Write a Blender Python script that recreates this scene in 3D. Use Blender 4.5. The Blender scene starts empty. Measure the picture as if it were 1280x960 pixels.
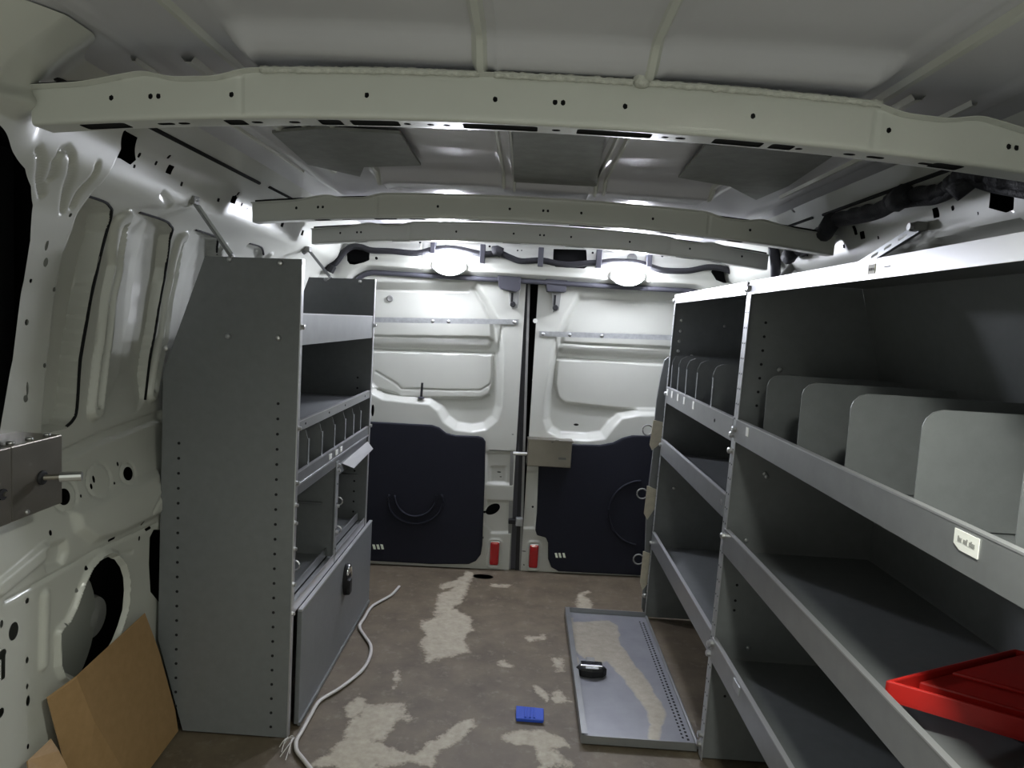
import bpy, bmesh, math, random
import numpy as np
from mathutils import Matrix, Vector

random.seed(7); rng = np.random.default_rng(7)
SC = bpy.context.scene; COL = SC.collection

# ------------------------------------------------------------------ camera
F = 870.0; CH = 1.08                                  # focal length in pixels of a 1280 x 960 frame, eye height
_dy = np.array([20/F, 78/F, -1.0]); _dy /= np.linalg.norm(_dy)
_u = np.array([math.tan(math.radians(3.4)), 1.0, 0.0]); _u[2] = (_dy[0]*_u[0]+_dy[1]*_u[1])/(-_dy[2]); _u /= np.linalg.norm(_u)
CM = np.stack([np.cross(_dy, _u), _dy, _u]); CC = np.array([0, 0, CH])
cam = bpy.data.cameras.new('camera'); cam.sensor_width = 36; cam.lens = 36*F/1280; cam.clip_start = .02
co = bpy.data.objects.new('camera', cam); COL.objects.link(co)
mw = Matrix([list(CM[i])+[CC[i]] for i in range(3)]+[[0, 0, 0, 1]]); co.matrix_world = mw
SC.camera = co
# ------------------------------------------------------------------ world (daylight that enters through the open front of the van) + exposure
W = bpy.data.worlds.new('world'); SC.world = W; W.use_nodes = True
W.node_tree.nodes['Background'].inputs[0].default_value = (.82, .86, .77, 1)
W.node_tree.nodes['Background'].inputs[1].default_value = .52
LED = 235.0; LEDC = (.87, .90, 1.0)
SC.view_settings.view_transform = 'Standard'; SC.view_settings.look = 'None'
SC.view_settings.exposure = .65; SC.view_settings.gamma = 1; SC.view_settings.use_curve_mapping = False

# ------------------------------------------------------------------ pixel helpers
def ray(px, py): return CM @ np.array([(px-640)/F, (480-py)/F, -1.0])
def AX(px, py, x): d = ray(px, py); return CC+d*(x-CC[0])/d[0]
def AY(px, py, y): d = ray(px, py); return CC+d*(y-CC[1])/d[1]
def AZ(px, py, z): d = ray(px, py); return CC+d*(z-CC[2])/d[2]

# ------------------------------------------------------------------ materials
MAT = {}
def nodes(name):
    m = bpy.data.materials.new(name); m.use_nodes = True; MAT[name] = m
    return m, m.node_tree.nodes, m.node_tree.links, m.node_tree.nodes['Principled BSDF']
def ramp(N, L, src, stops):
    r = N.new('ShaderNodeValToRGB'); e = r.color_ramp.elements
    while len(e) < len(stops): e.new(.5)
    for k, (p, c) in enumerate(stops): e[k].position = p; e[k].color = c if len(c) == 4 else (*c, 1)
    L.new(src, r.inputs[0]); return r
def noise(N, L, scale, detail=3, rough=.5, vec=None):
    n = N.new('ShaderNodeTexNoise'); n.inputs['Scale'].default_value = scale; n.inputs['Detail'].default_value = detail; n.inputs['Roughness'].default_value = rough
    if vec is None:
        t = N.new('ShaderNodeTexCoord'); vec = t.outputs['Object']
    L.new(vec, n.inputs['Vector']); return n
def mat(name, col, rough=.5, metal=0, var=.0, scale=30, bump=0, bscale=300, coat=0, spec=.5):
    m, N, L, b = nodes(name)
    b.inputs['Roughness'].default_value = rough; b.inputs['Metallic'].default_value = metal
    b.inputs['Coat Weight'].default_value = coat; b.inputs['Coat Roughness'].default_value = .12; b.inputs['Specular IOR Level'].default_value = spec
    if var:
        n = noise(N, L, scale, 4, .6)
        r = ramp(N, L, n.outputs['Fac'], [(.3, tuple(c*(1-var) for c in col)), (.7, tuple(min(1, c*(1+var)) for c in col))])
        L.new(r.outputs[0], b.inputs['Base Color'])
    else: b.inputs['Base Color'].default_value = (*col, 1)
    if bump:
        n2 = noise(N, L, bscale, 2); bn = N.new('ShaderNodeBump'); bn.inputs['Strength'].default_value = bump; bn.inputs['Distance'].default_value = .002
        L.new(n2.outputs['Fac'], bn.inputs['Height']); L.new(bn.outputs[0], b.inputs['Normal'])
    return m
mat('paint', (.515, .52, .475), .32, var=.025, scale=6, coat=.35)
mat('roofpaint', (.50, .495, .52), .36, var=.05, scale=4, coat=.2)
mat('coated', (.158, .166, .170), .42, var=.06, scale=40, bump=.12, bscale=900)
mat('lip', (.27, .277, .282), .34, metal=.55, var=.06, scale=25)  # paler copy of the shelf coat, caught light put into its colour
mat('edge', (.50, .50, .515), .3, metal=.6)  # palest copy for hems and header, their lit look is in the colour
mat('zinc', (.66, .66, .66), .28, metal=.9)
mat('galv', (.42, .43, .44), .42, metal=.6, var=.12, scale=60)
mat('steel', (.27, .25, .215), .36, metal=.9, var=.10, scale=8)
mat('navy', (.009, .010, .018), .75, var=.15, scale=200, bump=.25, bscale=700, spec=.3)
mat('black', (.008, .008, .010), .6)
mat('void', (.004, .004, .005), .9)
mat('harness', (.012, .012, .016), .7, bump=.9, bscale=250)
mat('rubber', (.055, .055, .07), .5)
mat('redlens', (.42, .008, .012), .15, coat=.6)
mat('redplastic', (.52, .022, .018), .35, var=.08, scale=20)
mat('blueplastic', (.02, .075, .50), .35)
mat('cable', (.52, .50, .48), .45)
mat('copper', (.55, .53, .50), .4)
mat('sealant', (.50, .50, .45), .8, var=.2, scale=120, bump=.8, bscale=300)
mat('pad', (.20, .205, .19), .45, var=.15, scale=30, metal=.3)
mat('sticker', (.80, .80, .76), .5)
mat('stickertan', (.55, .52, .42), .5)
mat('ink', (.12, .12, .11), .6)
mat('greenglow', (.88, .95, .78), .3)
mat('chrome', (.75, .75, .77), .12, metal=1)
mat('beige', (.50, .46, .36), .55, var=.1, scale=60)
mat('skin', (.30, .31, .28), .5)
mat('greytape', (.22, .22, .21), .5)
# cardboard: faint corrugation and fibres
m, N, L, b = nodes('cardboard'); b.inputs['Roughness'].default_value = .52
n = noise(N, L, 45, 5, .65); r = ramp(N, L, n.outputs['Fac'], [(.3, (.30, .185, .080)), (.7, (.36, .225, .105))]); L.new(r.outputs[0], b.inputs['Base Color'])
wv = N.new('ShaderNodeTexWave'); wv.inputs['Scale'].default_value = 70; t = N.new('ShaderNodeTexCoord'); L.new(t.outputs['Object'], wv.inputs['Vector'])
bn = N.new('ShaderNodeBump'); bn.inputs['Strength'].default_value = .08; bn.inputs['Distance'].default_value = .002; L.new(wv.outputs['Fac'], bn.inputs['Height']); L.new(bn.outputs[0], b.inputs['Normal'])
# stained materials: attribute "stain" (0..1) holds the residue's own shape
def stained(name, base_lo, base_hi, st_lo, st_hi, bscale, rough, metal=0, grime=None, warp=.22):
    m, N, L, b = nodes(name); b.inputs['Roughness'].default_value = rough; b.inputs['Metallic'].default_value = metal
    n1 = noise(N, L, bscale, 6, .62); base = ramp(N, L, n1.outputs['Fac'], [(.28, base_lo), (.72, base_hi)])
    cur = base.outputs[0]
    if grime:
        n3 = noise(N, L, 24, 8, .78); g = ramp(N, L, n3.outputs['Fac'], [(.54, (0, 0, 0)), (.70, (.9, .9, .9))])
        mx = N.new('ShaderNodeMix'); mx.data_type = 'RGBA'; L.new(g.outputs[0], mx.inputs[0]); L.new(cur, mx.inputs[6]); mx.inputs[7].default_value = (*grime, 1); cur = mx.outputs[2]
    n2 = noise(N, L, 38, 5, .7); st = ramp(N, L, n2.outputs['Fac'], [(.3, st_lo), (.7, st_hi)])
    a = N.new('ShaderNodeAttribute'); a.attribute_name = 'stain'
    n4 = noise(N, L, 34, 9, .82)
    m1 = N.new('ShaderNodeMath'); m1.operation = 'MULTIPLY_ADD'; L.new(n4.outputs['Fac'], m1.inputs[0]); m1.inputs[1].default_value = warp*2; m1.inputs[2].default_value = -warp
    m2 = N.new('ShaderNodeMath'); m2.operation = 'ADD'; L.new(a.outputs['Fac'], m2.inputs[0]); L.new(m1.outputs[0], m2.inputs[1])
    rr = ramp(N, L, m2.outputs[0], [(.43, (0, 0, 0)), (.50, (.55, .55, .55)), (.60, (1, 1, 1))])
    mx2 = N.new('ShaderNodeMix'); mx2.data_type = 'RGBA'; L.new(rr.outputs[0], mx2.inputs[0]); L.new(cur, mx2.inputs[6]); L.new(st.outputs[0], mx2.inputs[7])
    L.new(mx2.outputs[2], b.inputs['Base Color'])
    bn = N.new('ShaderNodeBump'); bn.inputs['Strength'].default_value = .35; bn.inputs['Distance'].default_value = .003
    L.new(m2.outputs[0], bn.inputs['Height']); L.new(bn.outputs[0], b.inputs['Normal'])
    return m
stained('floormat', (.078, .060, .040), (.150, .120, .082), (.29, .255, .19), (.42, .38, .30), 9, .58, grime=(.19, .165, .13), warp=.46)
stained('traymetal', (.215, .22, .25), (.27, .275, .30), (.33, .30, .24), (.45, .41, .34), 14, .36, metal=.35, warp=.16)

# ------------------------------------------------------------------ mesh helpers
class MB:
    def __init__(s): s.v = []; s.f = []
    def add(s, vs, fs):
        o = len(s.v); s.v += [tuple(float(c) for c in p) for p in vs]; s.f += [tuple(i+o for i in f) for f in fs]; return s
    def box(s, x0, x1, y0, y1, z0, z1):
        x0, x1 = min(x0, x1), max(x0, x1); y0, y1 = min(y0, y1), max(y0, y1); z0, z1 = min(z0, z1), max(z0, z1)
        return s.add([(x, y, z) for z in (z0, z1) for y in (y0, y1) for x in (x0, x1)],
                     [(0, 2, 3, 1), (4, 5, 7, 6), (0, 1, 5, 4), (2, 6, 7, 3), (0, 4, 6, 2), (1, 3, 7, 5)])
    def hexa(s, a, b):                                   # two quads (same winding), joined
        return s.add(list(a)+list(b), [(0, 1, 2, 3), (7, 6, 5, 4), (0, 4, 5, 1), (1, 5, 6, 2), (2, 6, 7, 3), (3, 7, 4, 0)])
    def prism(s, poly, ext):                             # polygon of 3D points swept by a vector
        n = len(poly); e = np.array(ext)
        return s.add(list(poly)+[np.array(p)+e for p in poly], [tuple(range(n))[::-1], tuple(range(n, 2*n))]+[(i, (i+1) % n, n+(i+1) % n, n+i) for i in range(n)])
    def tube(s, pts, r, n=8, cap=True, flat=None):
        P = [np.array(p, float) for p in pts]; rings = []; up = np.array([0, 0, 1.0])
        for i, p in enumerate(P):
            t = P[min(i+1, len(P)-1)]-P[max(i-1, 0)]; t /= np.linalg.norm(t)+1e-9
            a = np.cross(t, up)
            if np.linalg.norm(a) < .05: a = np.cross(t, np.array([1.0, 0, 0]))
            a /= np.linalg.norm(a); b = np.cross(a, t); rr = r[i] if hasattr(r, '__len__') else r
            rb = rr*(flat or 1)
            rings.append([p+a*rr*math.cos(2*math.pi*k/n)+b*rb*math.sin(2*math.pi*k/n) for k in range(n)])
        vs = [q for rg in rings for q in rg]; fs = []
        for i in range(len(P)-1):
            for k in range(n): fs.append((i*n+k, i*n+(k+1) % n, (i+1)*n+(k+1) % n, (i+1)*n+k))
        if cap: fs += [tuple(range(n))[::-1], tuple(range((len(P)-1)*n, len(P)*n))]
        return s.add(vs, fs)
    def cyl(s, p0, p1, r, n=16): return s.tube([p0, p1], r, n)
    def lathe(s, prof, c, axis='z', n=24, sx=1, sy=1):   # prof: (radius, height)
        vs = []
        for r, h in prof:
            for k in range(n):
                a = 2*math.pi*k/n; x, y = r*math.cos(a)*sx, r*math.sin(a)*sy
                vs.append({'z': (c[0]+x, c[1]+y, c[2]+h), 'y': (c[0]+x, c[1]+h, c[2]+y), 'x': (c[0]+h, c[1]+x, c[2]+y)}[axis])
        m = len(prof); fs = [(i*n+k, i*n+(k+1) % n, (i+1)*n+(k+1) % n, (i+1)*n+k) for i in range(m-1) for k in range(n)]
        fs += [tuple(range(n))[::-1], tuple(range((m-1)*n, m*n))]
        return s.add(vs, fs)
    def build(s, name, mt, parent=None, smooth=False, bevel=0, loc=None):
        me = bpy.data.meshes.new(name); me.from_pydata(s.v, [], s.f); me.validate()
        bm = bmesh.new(); bm.from_mesh(me); bmesh.ops.recalc_face_normals(bm, faces=bm.faces); bm.to_mesh(me); bm.free()
        return link(name, me, mt, parent, smooth, bevel)
def link(name, me, mt, parent=None, smooth=False, bevel=0):
    me.materials.append(MAT[mt]); o = bpy.data.objects.new(name, me); COL.objects.link(o)
    if smooth:
        me.shade_smooth() if smooth is True else me.shade_smooth()
        if smooth is not True: me.set_sharp_from_angle(angle=math.radians(smooth))
    if bevel:
        b = o.modifiers.new('bevel', 'BEVEL'); b.width = bevel; b.segments = 2; b.limit_method = 'ANGLE'; b.angle_limit = math.radians(40)
    if parent:
        o.parent = parent
        if parent.get('_world'): o.matrix_parent_inverse = Matrix.LocRotScale(Vector(parent['_world']), None, None).inverted()
    return o
def tag(o, label=None, cat=None, group=None, kind=None):
    if label: o['label'] = label
    if cat: o['category'] = cat
    if group: o['group'] = group
    if kind: o['kind'] = kind
    return o
def thing(name, loc, label, cat, group=None):            # children are given in world coordinates
    o = bpy.data.objects.new(name, None); COL.objects.link(o); o.location = loc; o['_world'] = tuple(float(c) for c in loc); o.empty_display_size = .05
    return tag(o, label, cat, group)
def struct(name, mb, mt, parent=None, label=None, **k):
    o = mb.build(name, mt, parent, **k)
    if parent is None: tag(o, label, kind='structure')
    return o
def smooth_path(pts, n=8):
    P = [np.array(p, float) for p in pts]; out = []
    for i in range(len(P)-1):
        p0, p1, p2, p3 = P[max(i-1, 0)], P[i], P[i+1], P[min(i+2, len(P)-1)]
        for k in range(n):
            t = k/n; out.append(.5*((2*p1)+(-p0+p2)*t+(2*p0-5*p1+4*p2-p3)*t*t+(-p0+3*p1-3*p2+p3)*t**3))
    return out+[P[-1]]

# ------------------------------------------------------------------ signed distances (numpy) and stamped sheets
def sd_poly(U, V, poly):
    P = np.array(poly, float); d = np.full(U.shape, 1e9); s = np.ones(U.shape); n = len(P)
    for i in range(n):
        a = P[i]; b = P[i-1]; ex, ey = b-a; wx, wy = U-a[0], V-a[1]
        t = np.clip((wx*ex+wy*ey)/(ex*ex+ey*ey+1e-12), 0, 1); d = np.minimum(d, (wx-ex*t)**2+(wy-ey*t)**2)
        c1 = V >= a[1]; c2 = V < b[1]; c3 = ex*wy > ey*wx
        s = np.where((c1 & c2 & c3) | (~c1 & ~c2 & ~c3), -s, s)
    return s*np.sqrt(d)
def sd_line(U, V, pts, r=0):
    d = np.full(U.shape, 1e9); P = [np.array(p, float) for p in pts]
    for a, b in zip(P[:-1], P[1:]):
        ex, ey = b-a; wx, wy = U-a[0], V-a[1]; t = np.clip((wx*ex+wy*ey)/(ex*ex+ey*ey+1e-12), 0, 1)
        d = np.minimum(d, (wx-ex*t)**2+(wy-ey*t)**2)
    return np.sqrt(d)-r
def sd_ell(U, V, c, a, b, rot=0):
    ca, sa = math.cos(rot), math.sin(rot); x, y = U-c[0], V-c[1]; X, Y = ca*x+sa*y, -sa*x+ca*y
    k = np.sqrt((X/a)**2+(Y/b)**2); g = np.sqrt((X/a**2)**2+(Y/b**2)**2)+1e-9
    return k*(k-1)/g
def sd_box(U, V, c, hx, hy, r=0):
    x, y = np.abs(U-c[0])-hx+r, np.abs(V-c[1])-hy+r
    return np.hypot(np.maximum(x, 0), np.maximum(y, 0))+np.minimum(np.maximum(x, y), 0)-r
def step(d, w): t = np.clip(.5-d/(2*w) if w else (d < 0), 0, 1); return t*t*(3-2*t)     # 1 inside, 0 outside
def bead(U, V, pts, r, h): d = sd_line(U, V, pts); return h*np.clip(1-(d/r)**2, 0, 1)
def axis(*segs):                                         # (start, end, step) ...
    out = []
    for a, b, h in segs: out += list(np.linspace(a, b, max(2, int(round((b-a)/h))+1))[(1 if out else 0):])
    return np.array(out)
def sheet(name, us, vs, pos, holes, mt, parent=None, smooth=35, attr=None):
    U, V = np.meshgrid(us, vs, indexing='ij'); U = U.copy(); V = V.copy(); nu, nv = U.shape
    uc = (U[:-1, :-1]+U[1:, 1:])/2; vc = (V[:-1, :-1]+V[1:, 1:])/2; keep = np.ones(uc.shape, bool)
    if holes is not None:
        e = 1e-4
        for hf in holes:
            keep &= hf(uc, vc) >= 0
            h = np.maximum(np.gradient(U, axis=0), np.gradient(V, axis=1))
            d = hf(U, V); near = np.abs(d) < h*.72
            gu = (hf(U+e, V)-hf(U-e, V))/(2*e); gv = (hf(U, V+e)-hf(U, V-e))/(2*e); g = gu*gu+gv*gv+1e-6
            U = np.where(near, U-d*gu/g, U); V = np.where(near, V-d*gv/g, V)
    X, Y, Z = pos(U, V)
    idx = np.arange(nu*nv).reshape(nu, nv)
    q = np.stack([idx[:-1, :-1], idx[1:, :-1], idx[1:, 1:], idx[:-1, 1:]], -1)[keep]
    used = np.unique(q); rm = np.full(nu*nv, -1); rm[used] = np.arange(len(used)); q = rm[q]
    co_ = np.stack([X.ravel(), Y.ravel(), Z.ravel()], -1)[used]
    me = bpy.data.meshes.new(name); me.vertices.add(len(co_)); me.vertices.foreach_set('co', co_.ravel().astype(np.float32))
    nq = len(q); me.loops.add(nq*4); me.loops.foreach_set('vertex_index', q.ravel().astype(np.int32))
    me.polygons.add(nq); me.polygons.foreach_set('loop_start', np.arange(0, nq*4, 4, dtype=np.int32)); me.polygons.foreach_set('loop_total', np.full(nq, 4, dtype=np.int32))
    me.update(calc_edges=True)
    if attr is not None:
        at = me.attributes.new('stain', 'FLOAT', 'POINT'); at.data.foreach_set('value', attr(U, V).ravel()[used].astype(np.float32))
    return link(name, me, mt, parent, smooth)

# ================================================================== SETTING
Y0, YE = .0, 3.02
# ---- floor
def fz(px, py): p = AZ(px, py, 0); return (p[0], p[1])
def vnoise(U, V, s, seed):                               # smooth value noise
    r = np.random.default_rng(seed).random((64, 64)); x, y = U*s, V*s
    xi, yi = np.floor(x).astype(int), np.floor(y).astype(int); fx, fy = x-xi, y-yi; fx = fx*fx*(3-2*fx); fy = fy*fy*(3-2*fy)
    g = lambda a, b: r[a % 64, b % 64]
    return (g(xi, yi)*(1-fx)+g(xi+1, yi)*fx)*(1-fy)+(g(xi, yi+1)*(1-fx)+g(xi+1, yi+1)*fx)*fy
def fbm(U, V, s, seed): return sum(vnoise(U, V, s*2**k, seed+k)*.5**k for k in range(5))/1.94
BLOBS = [ # residue patches on the floor, outlines read from the photograph
 [(533,775),(545,768),(558,760),(575,758),(588,775),(590,790),(583,812),(560,820),(535,826),(524,815),(528,795)],
 [(548,745),(565,735),(580,712),(592,716),(580,740),(562,766),(545,766)],
 [(386,960),(410,938),(432,915),(436,900),(455,880),(480,876),(500,890),(512,900),(488,912),(470,925),(490,940),(470,960)],
 [(478,882),(505,880),(515,895),(500,908),(482,905)],
 [(480,930),(520,940),(545,925),(565,905),(590,902),(596,912),(575,925),(555,940),(540,955),(500,962),(470,958)],
 [(636,915),(668,912),(700,920),(712,932),(690,936),(700,945),(712,960),(680,962),(672,938),(650,930)],
 [(722,742),(734,740),(738,752),(735,766),(722,765),(720,752)],
 [(690,823),(702,822),(708,830),(700,838),(692,834)],
 [(622,825),(640,832),(638,836),(620,830)],
 [(670,855),(690,868),(686,875),(668,864)],
 [(655,793),(682,790),(680,797),(660,799)],
 [(693,868),(706,865),(708,875),(696,878)],
 [(548,728),(576,726),(574,735),(552,735)], [(612,727),(640,730),(634,735),(614,732)],
 [(432,890),(450,868),(458,880),(445,900)], [(490,840),(498,836),(500,855),(494,858)],
]
BP = [[fz(*p) for p in b] for b in BLOBS]
def fstain(U, V):
    wu = U+(fbm(U, V, 14, 3)-.5)*.05; wv = V+(fbm(U, V, 14, 9)-.5)*.07
    m = np.full(U.shape, -1e9)
    for k, b in enumerate(BP): m = np.maximum(m, -sd_poly(wu, wv, b))
    return np.clip(.5+m/.05, 0, 1)*.60+.19+(fbm(U, V, 7, 21)-.5)*.20+(fbm(U, V, 22, 33)-.5)*.30
rc = fz(604, 720)
def fpos(U, V): return U, V, (fbm(U, V, 5, 2)-.5)*.004-.002
sheet('floor', axis((-1.0, -.62, .05), (-.62, .6, .006), (.6, 1.02, .05)), axis((Y0, 1.5, .05), (1.5, 2.96, .006), (2.96, YE, .02)), fpos,
      [lambda U, V: sd_ell(U, V, rc, .043, .028)], 'floormat', attr=fstain)['kind'] = 'structure'
fl = bpy.data.objects['floor']
MB().box(-1.02, 1.04, Y0, 3.09, -.06, -.045).build('underbody', 'void', fl)

# ---- body sides: profile of height against half width
PZ = np.array([0, .3, .55, .60, .66, .72, .80, .95, 1.08, 1.17, 1.225, 1.262, 1.285, 1.30, 1.355, 1.375, 1.40, 1.43])
PX = np.array([.885, .885, .880, .880, .892, .905, .905, .905, .893, .874, .855, .825, .792, .783, .768, .752, .72, .68])
zz = np.linspace(0, 1.43, 600); xx = np.interp(zz, PZ, PX); ker = np.hanning(19); ker /= ker.sum()
xx[9:-9] = np.convolve(xx, ker, 'valid')
def half(z): return np.interp(z, zz, xx)
def wl(px, py):                                          # pixel -> (y, z) on the left side
    z = .8
    for _ in range(25): p = AX(px, py, -half(z)); z = .5*z+.5*min(max(p[2], 0), 1.43)
    return (p[1], p[2])
def wr(px, py):
    z = 1.3
    for _ in range(25): p = AX(px, py, half(z)+.02); z = .5*z+.5*min(max(p[2], 0), 1.43)
    return (p[1], p[2])
WL = lambda pts: [wl(*p) for p in pts]
# pressings of the left side
pillar_edge = WL([(118,222),(100,245),(80,285),(68,315),(60,360),(52,430),(45,500),(42,545)])
winA = WL([(118,222),(98,242),(129,251),(137,257),(140,266),(134,290),(117,360),(101,450),(97,510),(92,527),(84,534),(42,548),(45,500),(52,430),(60,360),(68,315),(80,285),(100,245)])
winB = WL([(168,262),(205,275),(213,281),(215,292),(208,335),(197,400),(186,465),(182,500),(170,518),(130,527),(123,510),(132,450),(146,380),(158,300)])
winC = WL([(240,285),(268,295),(273,300),(272,320),(262,380),(250,440),(235,500),(225,510),(200,514),(197,500),(208,420),(230,310)])
winD = WL([(312,304),(328,310),(330,318),(325,350),(300,440),(280,440),(295,340)])
opening = WL([(-60,150),(0,195),(14,210),(22,232),(25,256),(22,300),(14,350),(6,400),(0,450),(-20,560),(-60,900),(-400,900),(-400,100)])
arch = WL([(75,826),(75,791),(84,782),(94,762),(105,731),(113,714),(120,706),(128,699),(135,696),(143,699),(150,709),(154,722),(155,738),(153,762),(147,782),(140,800),(120,835),(100,850),(80,840)])
tall = WL([(187,672),(192,662),(203,662),(206,760),(198,752),(188,740),(186,705)])
cut_big = WL([(139,163),(150,160),(172,172),(170,200),(163,206),(150,198),(138,196)])
hl = [lambda U, V: sd_poly(U, V, opening), lambda U, V: sd_poly(U, V, arch), lambda U, V: sd_poly(U, V, tall), lambda U, V: sd_poly(U, V, cut_big)]
def add_ell(px, py, rx, ry, rot=0, L=hl, f=wl):          # a hole given by its pixel centre and pixel radii
    c = f(px, py); a = f(px+rx, py); b = f(px, py+ry)
    w, h = max(abs(a[0]-c[0]), .0022), max(abs(b[1]-c[1]), .0022)
    L.append(lambda U, V: sd_ell(U, V, c, w, h, rot))
def add_rect(px, py, rx, ry, L=hl, f=wl):
    c = f(px, py); a = f(px+rx, py); b = f(px, py+ry); w, h = max(abs(a[0]-c[0]), .0022), max(abs(b[1]-c[1]), .0022)
    L.append(lambda U, V: sd_box(U, V, c, w, h, .001))
for e in [(43,306,2,7),(42,327,3,6),(23,350,2,3),(73,268,2,3),(53,361,2,3),(41,456,2,3),(18,402,2.5,4),(19,485,1.5,9),(17,497,3,5),
          (160,592,6,9),(80,621,8,11),(117,599,1.6,5),(114,608,1.6,4),(147,580,1.3,3),(143,604,1.2,2),(101,620,1.3,2.5),(176,654,1.3,3),(63,666,2,4),(174,673,1.2,3),
          (34,751,2.3,3.5),(17,789,6,11),(2,780,2,5),(3,818,5,6),(34,825,2,4),(34,858,1.6,3.5),(35,876,2.4,6.5),(1,891,4,6),(35,933,1.5,3.5),
          (107,710,1.6,3),(95,738,1.5,3),(162,736,1.2,2.5),(78,781,1,2.5)]: add_ell(*e)
for e in [(4,835,2.5,14),(212,212,4,6),(211,196,1.8,3),(195,204,1.6,3),(227,230,1.5,3),(273,250,1.6,2.5),(292,250,3.4,5),(298,242,1.5,2.5),(302,256,1.3,2.5),(309,262,1.3,2),
          (174,194,2,3.5),(168,208,1.6,2.5),(139,674,4,1.6),(186,661,3.5,1.4),(353,280,1.8,4),(378,291,1.5,3.5)]: add_rect(*e)
def reliefL(U, V):                                       # outward (deeper) positive
    d = .040*step(sd_poly(U, V, winA)+.003, .003)+.024*step(sd_poly(U, V, winB)+.003, .003)*np.clip((sd_line(U, V, leftB)-.004)/.09, 0, 1)+.024*step(sd_poly(U, V, winC)+.003, .003)*np.clip((sd_line(U, V, leftC)-.004)/.09, 0, 1)+.018*step(sd_poly(U, V, winD)+.004, .004)
    pil = WLp
    d -= .022*step(sd_poly(U, V, pil), .012)
    for pts, r, h in RIBS: d -= h*step(sd_line(U, V, pts)-r*.8, .006)
    for pts, r, h in GROOVES: d += h*step(sd_line(U, V, pts)-r*.6, .0055)
    d -= .012*step(np.abs(sd_poly(U, V, arch)-.010)-.004, .006)
    for c, rr in RINGS: d += .008*step(np.abs(sd_ell(U, V, c, rr, rr*.9)), .006)
    d += .012*step(sd_poly(U, V, pan1), .008)-.014*step(sd_poly(U, V, pan2), .012)
    d -= .075*step(np.abs(U-.93)-.08, .06)*step(1.30-V, .07)
    return d
leftB = WL([(170,518),(130,527),(123,510),(132,450),(146,380),(158,300),(168,262)]); leftC = WL([(225,510),(200,514),(197,500),(208,420),(230,310),(240,285)])
WLp = WL([(-300,60),(150,150),(150,175),(122,222),(100,248),(80,288),(68,318),(60,360),(52,430),(45,500),(40,560),(-300,700)])
RIBS = [(WL([(150,277),(143,330),(128,430),(117,512)]), .026, .014), (WL([(225,300),(214,350),(203,420),(189,492)]), .022, .012),
        (WL([(276,312),(270,340),(255,420)]), .02, .012), (WL([(334,322),(328,360)]), .02, .012),
        (WL([(118,760),(0,640)]), .001, .0), (WL([(0,735),(55,690)]), .018, .008), (WL([(54,830),(56,745)]), .012, .008)]
GROOVES = [(WL([(150,285),(141,340),(127,435),(118,505)]), .011, .016), (WL([(225,306),(213,355),(202,425),(190,486)]), .009, .013),
           (WL([(31,186),(34,215),(37,243)]), .006, .009), (WL([(48,222),(53,200),(60,188),(68,185),(74,193),(74,205),(68,235),(64,262)]), .006, .009),
           (WL([(107,205),(92,230),(76,257)]), .006, .009), (WL([(8,752),(60,722),(120,688),(196,655)]), .004, .006), (WL([(78,571),(120,550),(200,520)]), .02, .010),
           (WL([(203,243),(212,257)]), .008, .006), (WL([(185,640),(200,610)]), .006, .004), (WL([(130,708),(145,694),(165,690)]), .006, .004)]
RINGS = [(wl(160,592), .028), (wl(82,620), .034), (wl(124,601), .040)]
pan1 = WL([(56,690),(66,682),(82,678),(84,690),(78,706),(60,712)])
pan2 = WL([(90,640),(140,615),(195,590),(200,640),(150,665),(115,676),(95,662)])
def posL(U, V): d = reliefL(U, V); return -half(V)-d, U, V
usL = axis((Y0, .90, .03), (.90, 1.76, .0032), (1.76, 2.6, .008), (2.6, YE, .03))
vsL = axis((0, .10, .02), (.10, 1.43, .0036))
sheet('wall_left', usL, vsL, posL, hl, 'paint')['kind'] = 'structure'
wlo = bpy.data.objects['wall_left']
for ln in ([(98,241),(129,251),(137,257),(140,266),(134,290),(117,360),(101,450),(97,510),(92,525),(84,533)], [(175,265),(205,275),(213,281),(215,292),(208,335),(197,400),(186,465),(182,500)], [(245,287),(268,295),(273,300),(272,318)], [(312,304),(327,309),(330,318)]):
    q = [wl(*p) for p in ln]; MB().tube([(-half(z)-.0012, y, z) for y, z in smooth_path([(a, b) for a, b in q], 4)], .0032, 6).build('panel_gap', 'void', wlo)
MB().box(-1.02, -1.015, Y0, 3.09, -.06, 1.52).build('outer_skin', 'void', wlo)
c = wl(104, 790); MB().lathe([(.0, -.004), (.16, -.004), (.16, .0), (.15, .006), (.0, .008)], (-.945, c[0]-.02, c[1]-.02), 'x', 40).build('lit_skin_disc', 'skin', wlo, smooth=40)  # paler disc painted in for the lit part of the outer skin
c = wl(134, 770); MB().lathe([(.05, -.004), (.05, .0), (.045, .012), (.0, .02)], (-.955, c[0]+.05, c[1]-.03), 'x', 28).build('drain_dome', 'greytape', wlo, smooth=40)
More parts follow.
